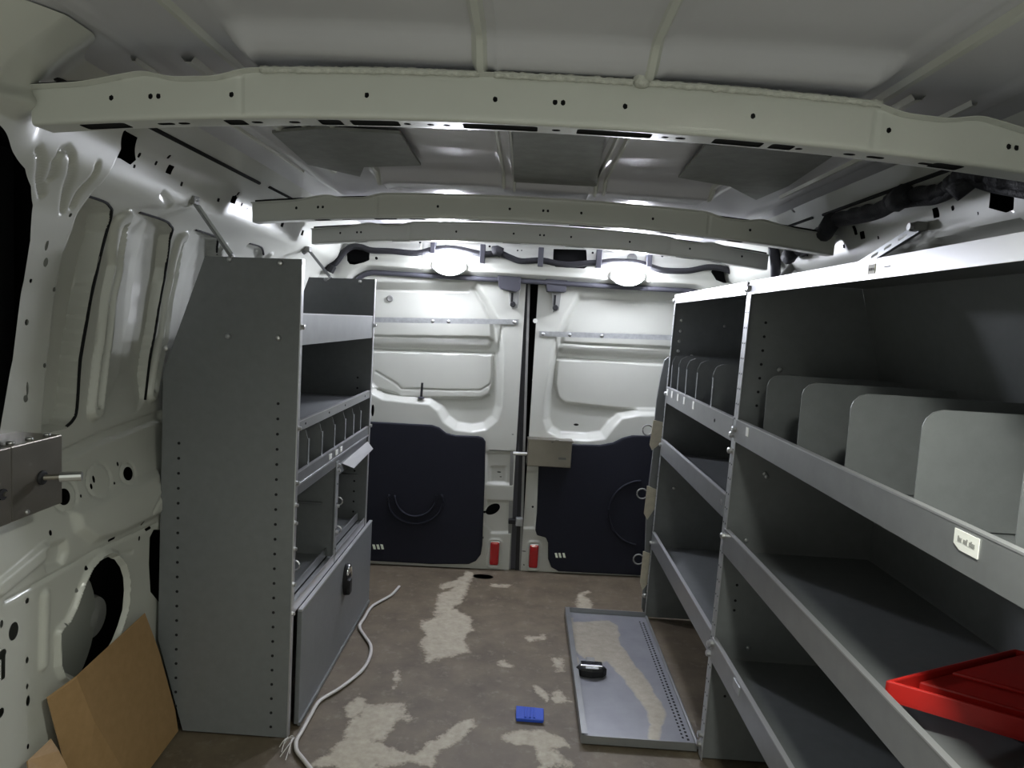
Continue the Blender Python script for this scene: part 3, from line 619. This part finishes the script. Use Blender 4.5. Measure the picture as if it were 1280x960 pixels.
t = ltray(.992, 1.066, 'top')
for y in (LY0, LY1): hexbolt((LX+.002, y+.006, 1.035), 'x', .006, .008, t)
t = ltray(.781, .804, 'mid'); hexbolt((LX+.002, LY0+.006, .79), 'x', .005, .007, t)
for y in (1.72, 1.93, 2.10, 2.36): MB().lathe([(.003, 0), (.003, .001)], (LX-.001, y, .793), 'x', 8).build('punched_hole', 'void', t)
t = ltray(.648, .676, 'bin'); MB().box(LX-.012, LX-.006, LY0+.004, LY1-.002, .615, .645).build('under_lip', 'lip', t); MB().box(LX-.006, LX+.001, LY0+.004, LY1-.002, .643, .648).build('under_hem', 'edge', t)
hexbolt((LX+.002, LY0+.006, .655), 'x', .005, .007, t); hexbolt((LX+.002, LY1, .68), 'x', .006, .008, t)
for y in (1.955, 2.02, 2.07): MB().box(LX-.0006, LX+.0012, y-.014, y+.010, .655, .670).build('paper_tag', 'sticker', t)
for y in (1.765, 1.885, 2.01, 2.13, 2.235, 2.33):        # bin dividers
    d_ = MB().prism([(LX-.008, y, .65), (LX-.008, y, .745), (LX-.014, y, .768), (LX-.03, y, .776), (-.86, y, .776), (-.86, y, .65)], (0, .0016, 0)).build('divider', 'coated', T)
    MB().box(LX-.009, LX-.0065, y, y+.012, .652, .745).build('front_fold', 'coated', d_)
# two open cubbies
YP = 2.045
cp = MB().box(LX-.004-.30, LX-.004, YP, YP+.002, .335, .63).build('cubby_partition', 'coated', T)
MB().box(LX-.005, LX-.002, YP-.012, YP+.016, .335, .63).build('post', 'galv', cp)
for z in (.36, .42, .50, .56, .61): MB().lathe([(.003, 0), (.003, .001)], (LX-.002, YP+.004, z), 'x', 8).build('punched_hole', 'void', cp)
for z in (.41, .60, .615, .49): hexbolt((LX-.002, YP+.010, z), 'x', .005, .006, cp)
for z in (.50, .59): MB().box(-.70, -.585, YP-.012, YP, z, z+.003).build('shelf_clip', 'lip', cp)
MB().box(-.69, -.575, LY1-.012, LY1, .60, .603).build('shelf_clip', 'lip', T)
MB().box(-.69, -.575, LY1-.012, LY1, .50, .503).build('shelf_clip', 'lip', T)
MB().box(LX-.006, LX-.003, YP+.018, LY1-.004, .585, .615).build('cubby_header', 'coated', T)
fp = MB().prism([(LX-.002, YP+.05, .612), (LX-.002, LY1-.002, .622), (LX+.020, LY1-.008, .598), (LX+.020, YP+.11, .586)], (0, 0, .0016)).build('bent_label_flap', 'edge', T)
for y, z in ((LY0+.006, .60), (LY0+.006, .555), (LY0+.006, .49), (LY0+.006, .40), (LY0+.006, .325)): hexbolt((LX+.0015, y, z), 'x', .0045, .006, T)
for y, z in ((LY0+.03, .44), (YP+.03, .50), (YP+.03, .41)):
    ring_ = [(LX-.004+.012*math.sin(a), y, z+.012*math.cos(a)) for a in np.linspace(0, 2*math.pi, 16)]
    MB().tube(ring_, .0022, 6).build('ring_pull', 'zinc', T)
# lower tray in two steps and the drop-front locker
t = MB().box(-.86, LX-.03, LY0+.004, LY1-.002, .338, .3398).build('cubby_floor', 'coated', T)
MB().box(LX-.030, LX-.026, LY0+.004, YP, .338, .362).build('inner_lip', 'lip', t); MB().box(LX-.030, LX-.026, YP+.02, LY1-.002, .338, .362).build('inner_lip', 'lip', t)
MB().box(LX-.026, LX-.004, LY0+.004, LY1-.002, .330, .332).build('step', 'lip', t)
MB().box(LX-.004, LX-.002, LY0+.004, YP-.003, .316, .345).build('outer_lip', 'edge', t); MB().box(LX-.004, LX-.002, YP+.003, LY1-.002, .316, .345).build('outer_lip', 'edge', t)
dr = MB().box(LX-.002, LX+.010, LY0+.055, LY1+.075, .006, .312).build('locker_door', 'coated', T, bevel=.002)
MB().box(LX+.0, LX+.011, LY0+.055, LY1+.075, .310, .315).build('top_edge', 'edge', dr)
MB().box(LX+.008, LX+.015, LY0+.055, LY1+.07, .003, .012).build('bottom_hinge', 'lip', dr)
yl, zl = 2.137, .232                                     # paddle latch
la = MB().lathe([(.052, 0), (.052, .008), (.044, .013), (.040, .013)], (LX+.010, yl, zl), 'x', 28, sx=.55, sy=1.0).build('paddle_latch', 'black', dr, smooth=40)
# chrome frame follows an oval
MB().tube([(LX+.022, yl+.025*math.cos(a), zl+.046*math.sin(a)) for a in np.linspace(-1.0, math.pi*.85, 24)], .0045, 8).build('chrome_frame', 'chrome', dr, smooth=True)
MB().box(LX+.018, LX+.032, yl-.022, yl+.008, zl-.045, zl+.005).build('paddle', 'black', dr, bevel=.005)
MB().box(LX+.020, LX+.027, yl-.018, yl+.01, zl+.022, zl+.044).build('lock_plate', 'chrome', dr, bevel=.004)

# slotted straps that brace the units to the body rail
def strap(a, b, w, label, hole_n, grp=None, hint=(0, 1.0, 0)):
    a, b = np.array(a), np.array(b); t_ = (b-a)/np.linalg.norm(b-a); s_ = np.array(hint)-np.dot(hint, t_)*t_; s_ /= np.linalg.norm(s_); n_ = np.cross(t_, s_)
    Ln = np.linalg.norm(b-a)
    T = thing('brace_strap', tuple(b), label, 'brace', grp)
    hs = [lambda U, V, c=c: sd_box(U, V, (c, 0), Ln/hole_n*.26, w*.26, w*.25) for c in np.linspace(Ln*.12, Ln*.92, hole_n)]
    def pos(U, V):
        k = np.where(np.abs(V) > w*.9, .006, 0)
        return tuple(a[i]+U*t_[i]+V*s_[i]+k*n_[i] for i in range(3))
    sheet('strap', np.linspace(0, Ln, int(Ln/.004)), np.linspace(-w, w, 13), pos, hs, 'lip', T, smooth=30)
    MB().tube([a-n_*.02, a+n_*.012], .008, 8).build('anchor_bolt', 'zinc', T)
    MB().tube([b-n_*.008, b+n_*.008], .006, 8).build('end_bolt', 'zinc', T)
    MB().box(a[0]-.012, a[0]+.012, a[1]-.014, a[1]+.014, a[2]-.008, a[2]+.01).build('anchor_clip', 'greytape', T, bevel=.002)
p0 = AX(240, 251, -.785); strap(p0, (-.712, 1.655, 1.19), .012, 'slotted brace strap bolted to the top of the tall perforated end panel', 6, 'slotted brace straps')
p0 = AX(384, 312, -.785); strap(p0, (-.70, 2.44, 1.19), .011, 'slotted brace strap at the back end of the shelving unit, beside the harness plug', 6, 'slotted brace straps')
p0 = wrp(1148, 284, .015); strap(p0, (.79, 1.97, 1.205), .012, 'long slotted brace strap above the bright header of the wall racks', 8, 'slotted brace straps', (0, 0, 1.0))

# ================================================================== RIGHT RACKS
def rx(z): return .505+.021*z/1.2                         # front plane leans slightly
def rb(z): return float(np.interp(z, [0, .24, .91, 1.2], [.80, .875, .875, .79]))
def rpanel(y, par, dots_z, nm='end_panel', sgn=1, off=0):
    p = MB().prism([(rx(0), y, .003), (rx(1.2), y, 1.204), (rb(1.2), y, 1.204), (rb(.91), y, .91), (rb(.24), y, .24), (rb(0), y, .003)], (0, .0022, 0)).build(nm, 'coated', par)
    MB().hexa([(rx(0)-.001, y-.012, .003), (rx(0)+.001, y-.012, .003), (rx(1.2)+.001, y-.012, 1.2), (rx(1.2)-.001, y-.012, 1.2)],
              [(rx(0)-.001, y+.0025, .003), (rx(0)+.001, y+.0025, .003), (rx(1.2)+.001, y+.0025, 1.2), (rx(1.2)-.001, y+.0025, 1.2)]).build('front_flange', 'galv', p)
    d = MB(); f = MB()
    for z in dots_z: d.lathe([(.0035, -.0006), (.0035, 0)], (rx(z)+.045, y, z), 'y', 8)
    d.build('punched_hole', 'void', p)['kind'] = 'stuff'
    for z in np.arange(.06, 1.17, .037): f.lathe([(.0022, 0), (.0022, -.0006)], (rx(z)-.001, y-.005, z), 'x', 8)
    f.build('flange_hole', 'void', p)['kind'] = 'stuff'
    return p
def rshelf(T, y0, y1, zb, zt, hem='edge', mt='lip'):
    s = MB().box(rx(zb)+.002, rb(zb)-.004, y0, y1, zb, zb+.0018).build('shelf', 'coated', T)
    MB().hexa([(rx(zb)-.002, y0, zb-.001), (rx(zb)+.0015, y0, zb-.001), (rx(zt)+.0015, y0, zt), (rx(zt)-.002, y0, zt)],
              [(rx(zb)-.002, y1, zb-.001), (rx(zb)+.0015, y1, zb-.001), (rx(zt)+.0015, y1, zt), (rx(zt)-.002, y1, zt)]).build('lip', mt, s)
    MB().box(rx(zt)-.0025, rx(zt)+.008, y0, y1, zt-.001, zt+.0018).build('hem', hem, s)
    return s
def rback(T, y0, y1): MB().add([(rb(z), y, z) for z in (.02, .24, .91, 1.205) for y in (y0, y1)], [(0, 1, 3, 2), (2, 3, 5, 4), (4, 5, 7, 6)]).build('back_panel', 'coated', T)
def rhead(T, y0, y1):
    h_ = MB().box(rx(1.2), rb(1.2), y0, y1, 1.204, 1.206).build('top_panel', 'coated', T)
    MB().hexa([(rx(1.17)-.003, y0, 1.176), (rx(1.17), y0, 1.176), (rx(1.2), y0, 1.207), (rx(1.2)-.003, y0, 1.207)], [(rx(1.17)-.003, y1, 1.176), (rx(1.17), y1, 1.176), (rx(1.2), y1, 1.207), (rx(1.2)-.003, y1, 1.207)]).build('header', 'edge', h_); return h_
# --- far bay
FA0, FA1 = 1.706, 2.54
T = thing('wall_rack', (.66, (FA0+FA1)/2, 0), 'shorter grey wall rack bay with a fallen-open locker door on the floor', 'shelving', 'grey wall racks')
TF = T
rpanel(FA1, T, []); pn = rpanel(FA0, T, [])
rback(T, FA0, FA1); h_ = rhead(T, FA0+.004, FA1)
for y in (2.49, 2.30, 2.17, 1.86): MB().lathe([(.003, 0), (.003, -.0008)], (rx(1.19)-.003, y, 1.192), 'x', 8).build('punched_hole', 'void', h_)
s = rshelf(T, FA0+.004, FA1, .818, .873)
for y in (2.51, 2.43, 2.335, 2.24, 2.115): MB().box(rx(.86)-.0035, rx(.86)-.0015, y-.010, y+.010, .845, .868).build('paper_tag', 'sticker', s)
MB().lathe([(.005, 0), (.005, -.001)], (rx(.85)-.002, 1.87, .845), 'x', 10).build('punched_hole', 'void', s)
for y in (2.50, 2.39, 2.27, 2.13, 1.95):
    d_ = MB().prism([(rx(.9)+.004, y, .822), (rx(.9)+.004, y, .965), (rx(.9)+.012, y, .985), (rx(.9)+.03, y, .994), (.86, y, .994), (.86, y, .822)], (0, .0016, 0)).build('divider', 'coated', T)
    MB().box(rx(.9)+.003, rx(.9)+.005, y-.012, y, .822, .955).build('front_fold', 'coated', d_)
s = rshelf(T, FA0+.004, FA1, .625, .680); hexbolt((rx(.65)-.002, FA0+.03, .652), 'x', .009, .012, s).rotation_euler = (0, 0, 0)
s = rshelf(T, FA0+.004, FA1, .272, .330)
for z in (1.185, .85, .66, .29):
    MB().lathe([(.007, 0), (.007, -.006), (.004, -.008)], (rx(z)-.001, FA1-.004, z), 'x', 8).build('bolt', 'zinc', pn)
for z in (1.19, .835, .795, .30, .275, .06, .035): MB().lathe([(.008, 0), (.008, -.008), (.005, -.010)], (rx(z)-.001, FA0-.006, z), 'x', 8).build('bolt', 'zinc', pn)
for y_, pts in ((FA1, ((.553, 1.117), (.552, 1.078), (.551, 1.042), (.55, 1.006), (.71, 1.105), (.71, .975), (.62, .985), (.575, .50), (.60, .99))),):
    for x, z in pts: MB().lathe([(.006, 0), (.006, -.0025), (.003, -.004)], (x, y_, z), 'y', 10).build('screw', 'zinc', T, smooth=True)
# fallen-open locker door, hinged along the foot of the bay
def az(px, py, z=.02): p = AZ(px, py, z); return p
dx0, dx1, dy0, dy1 = .205, .502, 1.715, 2.515
def lpos(U, V): return U, V, np.full(U.shape, .012)+.0*U
TB = [[(714,776),(760,773),(772,780),(776,800),(790,822),(806,842),(824,870),(830,890),(822,925),(808,922),(812,900),(806,880),(790,858),(772,838),(758,822),(745,826),(728,818),(716,806)],
      [(709,771),(716,771),(722,822),(716,850),(712,840)], [(720,915),(728,912),(730,940),(724,940)]]
TBP = [[tuple(az(*p)[:2]) for p in b] for b in TB]
def tst(U, V):
    wu = U+(fbm(U, V, 22, 5)-.5)*.02; wv = V+(fbm(U, V, 22, 6)-.5)*.03; m_ = np.full(U.shape, -1e9)
    for b in TBP: m_ = np.maximum(m_, -sd_poly(wu, wv, b))
    return np.clip(.5+m_/.03, 0, 1)*.7+.15
fd = sheet('open_locker_door', axis((dx0, dx1, .004)), axis((dy0, dy1, .004)), lpos, None, 'traymetal', T, attr=tst)
MB().box(dx0, dx1, dy0, dy1, .004, .0105).build('underside', 'coated', fd)
MB().box(dx0-.002, dx0+.001, dy0, dy1, .004, .030).build('rim', 'lip', fd); MB().box(dx0-.002, dx0+.014, dy0, dy1, .029, .031).build('rim_fold', 'lip', fd)
MB().box(dx0-.002, dx1, dy1-.001, dy1+.002, .004, .030).build('rim', 'lip', fd); MB().box(dx0, dx1, dy0-.002, dy0+.001, .004, .026).build('rim', 'lip', fd)
MB().tube([(dx1+.004, dy0, .014), (dx1+.004, dy1, .014)], .005, 8).build('hinge_barrel', 'lip', fd)
d = MB()
for y in np.arange(dy0+.03, dy1-.05, .0165):
    d.box(dx1-.018, dx1-.012, y, y+.008, .0122, .0128); d.box(dx1-.030, dx1-.025, y+.008, y+.015, .0122, .0128)
d.build('hinge_slot', 'void', fd)['kind'] = 'stuff'
MB().box(dx0+.016, dx0+.0175, dy0+.05, dy1-.25, .0122, .0130).build('fold_line', 'ink', fd)
p = az(739, 840); q = (p[0], p[1])
MB().lathe([(.048, 0), (.048, .020), (.040, .028), (.032, .028)], (q[0], q[1], .0125), 'z', 8, sx=1, sy=.55).build('latch_housing', 'black', fd, bevel=.003)
MB().box(q[0]-.034, q[0]+.034, q[1]-.010, q[1]+.020, .040, .046).build('latch_plate', 'chrome', fd, bevel=.006)
MB().box(q[0]-.014, q[0]+.014, q[1]+.015, q[1]+.055, .036, .041).build('latch_tongue', 'zinc', fd, bevel=.002)
MB().box(q[0]-.020, q[0]+.020, q[1]-.024, q[1]-.012, .040, .0445).build('latch_bar', 'galv', fd, bevel=.002)
# --- near bay
NA0, NA1 = .66, 1.690
T = thing('wall_rack', (.66, (NA0+NA1)/2, 0), 'long grey wall rack bay with tall rounded divider plates and a white sticker', 'shelving', 'grey wall racks')
dz_ = list(np.arange(.91, 1.14, .0335))
pn = rpanel(NA1, T, [.395, .42, .17]+dz_+[.46, .50]); rpanel(NA0, T, [])
rback(T, NA0, NA1); h_ = rhead(T, NA0, NA1-.004)
def rfront(px, py, z): p = AX(px, py, rx(z)-.003); return p
a = rfront(1090, 336, 1.19); tg = MB().box(rx(1.19)-.0042, rx(1.19)-.0028, a[1]-.011, a[1]+.011, 1.184, 1.199).build('price_label', 'stickertan', h_)
for k in (-1, 0, 1): MB().box(rx(1.19)-.0048, rx(1.19)-.004, a[1]-.003+k*.006, a[1]+.0005+k*.006, 1.189, 1.193).build('print', 'ink', tg)
a = rfront(1109, 336, 1.19); MB().box(rx(1.19)-.0042, rx(1.19)-.003, a[1]-.009, a[1]+.008, 1.191, 1.1925).build('pen_mark', 'ink', h_)
s = rshelf(T, NA0, NA1-.004, .822, .874)
for y in (1.585, 1.385, 1.175, .962):
    d_ = MB().prism([(rx(.9)+.030, y, .826), (rx(.9)+.030, y, .968), (rx(.9)+.034, y, .980), (rx(.9)+.043, y, .989), (rx(.9)+.056, y, .993), (.862, y, .993), (.862, y, .826)], (0, .0018, 0)).build('divider', 'coated', T)
y_ = .76; MB().prism([(rx(.9)+.030, y_, .826), (rx(.9)+.030, y_, .968), (rx(.9)+.034, y_, .980), (rx(.9)+.043, y_, .989), (rx(.9)+.056, y_, .993), (.862, y_, .993), (.862, y_, .826)], (0, .0018, 0)).build('divider', 'coated', T)
a, b_ = rfront(1194, 662, .86), rfront(1225, 672, .86)
st_ = MB().prism([(rx(.86)-.0035, a[1], .8685), (rx(.86)-.0035, a[1], .851), (rx(.86)-.0035, a[1]-.012, .8455), (rx(.86)-.0035, b_[1], .8455), (rx(.86)-.0035, b_[1], .8685)], (.0012, 0, 0)).build('white_sticker', 'sticker', s)
yy = np.linspace(a[1]-.008, b_[1]+.005, 13)
for k in range(12):
    if k in (3, 7): continue
    MB().box(rx(.86)-.0042, rx(.86)-.0034, yy[k], yy[k+1]+.0012*(1), .8555, .8555+(.0045 if k % 3 else .0062)).build('print', 'greytape', st_)
a = rfront(934, 538, .86); MB().box(rx(.86)-.0036, rx(.86)-.002, a[1]-.008, a[1]+.008, .848, .868).build('paper_tag', 'sticker', s)
s = rshelf(T, NA0, NA1-.004, .545, .602)
s = rshelf(T, NA0, NA1-.004, .266, .322)
a = rfront(922, 838, .31); MB().box(rx(.31)-.004, rx(.31)-.002, a[1]-.022, a[1]+.022, .296, .316).build('paper_tag', 'galv', s)
for x, z in ((rx(1)+.09, 1.0), (.60, .745), (.605, .738), (.60, .30), (.57, .575), (.60, .15)): MB().lathe([(.006, 0), (.006, -.0025), (.003, -.004)], (x, NA1, z), 'y', 10).build('screw', 'galv', pn, smooth=True)
for z in (1.19, .85, .585, .31): MB().lathe([(.008, 0), (.008, -.008), (.005, -.010)], (rx(z)-.001, NA1-.006, z), 'x', 8).build('bolt', 'zinc', pn)

# ================================================================== RED PLASTIC TRAY on the rack shelf
zt = .612
A = AZ(1107, 850, zt); Bk = AZ(1282, 807, zt); Fr = AZ(1282, 896, zt)
eu = (Bk-A)[:2]/np.linalg.norm((Bk-A)[:2]); ev = (Fr-A)[:2]/np.linalg.norm((Fr-A)[:2])
T = thing('tray', (A[0]+.1, A[1], .549), 'red plastic ribbed bin lid lying askew on a wall rack shelf', 'bin lid')
LU = .30; LV = .36
def tp(u, v, z): q = A[:2]+eu*u+ev*v; return (q[0], q[1], z-.010*v/LV)
def tq(u0, u1, v0, v1, z0, z1, nm, mt='redplastic', par=None, bev=.002):
    return MB().hexa([tp(u0, v0, z0), tp(u1, v0, z0), tp(u1, v1, z0), tp(u0, v1, z0)], [tp(u0, v0, z1), tp(u1, v0, z1), tp(u1, v1, z1), tp(u0, v1, z1)]).build(nm, mt, par, bevel=bev)
tq(0, LU, 0, LV, zt-.028, zt-.022, 'deck', par=T)
tq(0, LU, 0, .006, zt-.030, zt, 'rim', par=T); tq(0, .006, 0, LV, zt-.030, zt, 'rim', par=T); tq(LU-.006, LU, 0, LV, zt-.03, zt, 'rim', par=T); tq(0, LU, LV-.006, LV, zt-.03, zt, 'rim', par=T)
tq(.055, .296, .010, LV-.010, zt-.023, zt-.008, 'rib', par=T, bev=.003); tq(.120, .296, .014, LV-.014, zt-.010, zt-.003, 'rib', par=T, bev=.003)
for u, v in ((.13, .30), (.26, .30), (.26, .03), (.13, .03)): tq(u, u+.02, v, v+.02, .549+.010*v/LV, zt-.02+.002, 'foot', par=T, bev=0)

# ================================================================== CARDBOARD
def sheet_poly(name, pts3, folds, th, label, cat='cardboard'):
    P = [np.array(p) for p in pts3]; n = len(P); m_ = MB()
    nrm = np.cross(P[1]-P[0], P[2]-P[0]); nrm /= np.linalg.norm(nrm)
    m_.add(P+[p-nrm*th for p in P], [f for f in folds]+[tuple(i+n for i in f[::-1]) for f in folds])
    # rim
    from collections import Counter
    ed = Counter(); 
    for f in folds:
        for a, b in zip(f, f[1:]+f[:1]): ed[tuple(sorted((a, b)))] += 1
    for f in folds:
        for a, b in zip(f, f[1:]+f[:1]):
            if ed[tuple(sorted((a, b)))] == 1: m_.f.append((a, b, b+n, a+n))
    o = m_.build(name, 'cardboard'); tag(o, label, cat); return o
def onx(px, py, x): return AX(px, py, x)
def pl3(a, b, c): n_ = np.cross(b-a, c-a); return a, n_/np.linalg.norm(n_)
def onp(px, py, pl): d = ray(px, py); return CC+d*(np.dot(pl[0]-CC, pl[1])/np.dot(d, pl[1]))
c_ap, c_fo, c_co = onx(181, 766, -.862), onx(95, 845, -.850), AZ(222, 912, .012)
PL1 = pl3(c_ap, c_fo, c_co); c_r1, c_r2, c_fm = onp(198, 812, PL1), onp(218, 885, PL1), onp(117, 900, PL1)
tofloor = lambda a, b, z=.006: a+(b-a)*(a[2]-z)/(a[2]-b[2])
c_bm = tofloor(c_fm, onp(150, 955, PL1)); c_br = onp(205, 960, PL1); c_br = tofloor(c_r2, c_br) if c_br[2] < c_r2[2]-.01 else c_br
PL2 = pl3(c_fo, c_fm, onx(58, 872, -.866)); c_tl = onx(58, 872, -.866); c_bl = tofloor(c_tl, onp(80, 955, PL2))
sheet_poly('cardboard_sheet', [c_tl, c_fo, c_ap, c_r1, c_r2, c_co, c_bm, c_fm, c_bl],
           [(0, 8, 7, 1), (8, 6, 7), (1, 7, 3, 2), (7, 6, 4, 3), (6, 5, 4)], .004, 'creased brown cardboard flap leaning on the white body side')
a = AZ(60, 930, .12)
sheet_poly('cardboard_sheet', [onx(33, 952, -.86), onx(62, 925, -.86), onx(72, 940, -.84), onx(95, 985, -.80), onx(40, 1010, -.82)], [(0, 4, 3, 2, 1)], .004, 'small brown cardboard scrap tucked behind the creased cardboard flap')

# ================================================================== LOCK BOX on the pillar (side door)
bx0 = -.80
pA, pB, pC, pD = onx(78, 537, bx0), onx(14, 565, bx0), onx(14, 652, bx0), onx(78, 626, bx0)
T = thing('lock_box', (-.83, pA[1], .70), 'larger dull steel lock box with a protruding bolt on the body pillar', 'lock box')
yA, yB, z0, z1 = pA[1], pB[1], (pC[2]+pD[2])/2-.003, (pA[2]+pB[2])/2
# side plate faces the interior, front plate turns towards the side door
MB().hexa([(bx0, yB, z0), (bx0, yA, z0), (bx0, yA, z1), (bx0, yB, z1)], [(-.895, yB, z0), (-.895, yA, z0), (-.895, yA, z1), (-.895, yB, z1)]).build('body', 'steel', T, bevel=.002)
MB().hexa([(bx0+.001, yB-.09, z0), (bx0+.001, yB-.001, z0), (bx0+.001, yB-.001, z1), (bx0+.001, yB-.09, z1)], [(-.9, yB-.09, z0), (-.9, yB-.001, z0), (-.9, yB-.001, z1), (-.9, yB-.09, z1)]).build('cover', 'steel', T, bevel=.002)
q = onx(52, 597, bx0); MB().lathe([(.012, 0), (.012, .003), (.009, .005)], (bx0, q[1], q[2]), 'x', 16).build('escutcheon', 'black', T)
MB().tube([(bx0, q[1], q[2]), (bx0+.034, q[1]+.012, q[2]+.001)], .005, 12).build('bolt_shank', 'steel', T)
MB().tube([(bx0+.026, q[1]+.008, q[2]+.001), (bx0+.056, q[1]+.020, q[2]+.002)], .0085, 12).build('bolt', 'zinc', T)
for px, py in ((9, 549), (33, 543), (55, 538)):
    q = onx(px, py, -.82); MB().lathe([(.006, 0), (.006, .003), (.003, .005)], (-.815, min(q[1], yA-.01), z1), 'z', 10).build('screw', 'zinc', T, smooth=True)
q = onx(34, 642, bx0); MB().lathe([(.004, 0), (.003, .003)], (bx0, q[1], z0+.008), 'x', 10).build('screw', 'zinc', T)
q = onx(3, 618, bx0+.002); MB().lathe([(.009, 0), (.009, .003)], (bx0+.001, q[1], q[2]), 'x', 14).build('keyhole', 'black', T)
MB().lathe([(.004, 0), (.004, .003)], (bx0+.0035, q[1]+.003, q[2]), 'x', 10).build('key_pin', 'steel', T)

# ================================================================== HOOK RAIL at the back end of the rack
YS = 2.585
T = thing('hook_rail', tuple(AY(806, 757, YS)), 'narrow dark upright with pointed beige plates and ring pulls beside the rack end', 'rail')
def yp(poly, y, th, nm, mt, par=None): P = [AY(*p, y) for p in poly]; return MB().prism([(p[0], y, p[2]) for p in P], (0, th, 0)).build(nm, mt, par or T, bevel=.001)
yp([(836,446),(831,450),(826,470),(821,500),(818,530),(817,560),(812,600),(808,640),(806,700),(802,760),(806,771),(813,771),(822,690),(832,560),(838,470)], YS, .012, 'upright', 'coated')
for poly, rg in (([(817,525),(830,528),(829,552),(815,563),(812,556)], (809.5, 537.5)), ([(809,607),(821,612),(820,634),(809,650),(805,642)], (802.5, 617)), ([(804,689),(816,693),(812,727),(803,738),(800,728)], (798, 699))):
    pl = yp(poly, YS-.004, .004, 'plate', 'beige')
    cpt = AY(*rg, YS); MB().tube([(cpt[0]+.019*math.cos(a), YS-.002, cpt[2]+.019*math.sin(a)) for a in np.linspace(.7, 2*math.pi-.7, 20)], .0028, 8).build('ring', 'greytape', pl, smooth=True)
q = AY(806, 744, YS); MB().lathe([(.010, 0), (.009, -.008), (.004, -.010)], (q[0], YS, q[2]), 'y', 12).build('bolt', 'zinc', T, smooth=True)

# ================================================================== FLOOR CLUTTER
c = AZ(662, 895, .0)                                      # blue squeegee
T = thing('scraper', (c[0], c[1], 0), 'small bright blue plastic scraper lying on the stained floor', 'scraper')
w, h = .038, .031
MB().hexa([(c[0]-w, c[1]-h, .004), (c[0]+w, c[1]-h-.002, .004), (c[0]+w+.001, c[1]+h-.004, .004), (c[0]-w, c[1]+h, .004)], [(c[0]-w, c[1]-h, .010), (c[0]+w, c[1]-h-.002, .010), (c[0]+w+.001, c[1]+h-.004, .010), (c[0]-w, c[1]+h, .010)]).build('blade', 'blueplastic', T, bevel=.002)
for k in (-.012, .0, .012): MB().box(c[0]+k-.003, c[0]+k+.003, c[1]-h+.004, c[1]+h-.008, .009, .013).build('grip_rib', 'blueplastic', T, bevel=.001)
MB().box(c[0]-w+.002, c[0]+w-.002, c[1]-h, c[1]-h+.006, .001, .008).build('edge_strip', 'blueplastic', T)
T = thing('cable', tuple(AZ(455, 835, 0)), 'white flat cable curling out from under the locker, end stripped to thin wires', 'cable')
cpts = [(499,733),(490,743),(478,750),(466,757),(455,764),(450,772),(446,783),(456,795),(463,806),(463,818),(457,832),(446,844),(425,860),(402,874),(388,882),(379,891),(373,902),(371,914),(368,926),(371,938),(380,950),(394,968)]
pp = [AZ(*p, .006) for p in cpts]
for q in pp: q[0] = max(q[0], LX+.028)
MB().tube(smooth_path(pp, 6), .0055, 8, flat=.8).build('sheath', 'cable', T, smooth=True)
for e in ((352, 940), (350, 946), (357, 950), (349, 934), (362, 942), (355, 930)):
    a = AZ(368, 922, .006); b_ = AZ(*e, .004); m_ = (a+b_)/2+np.array([rng.uniform(-.01, .01), rng.uniform(-.01, .01), .012])
    MB().tube(smooth_path([a, m_, b_], 6), .0012, 5).build('wire', 'copper', T)
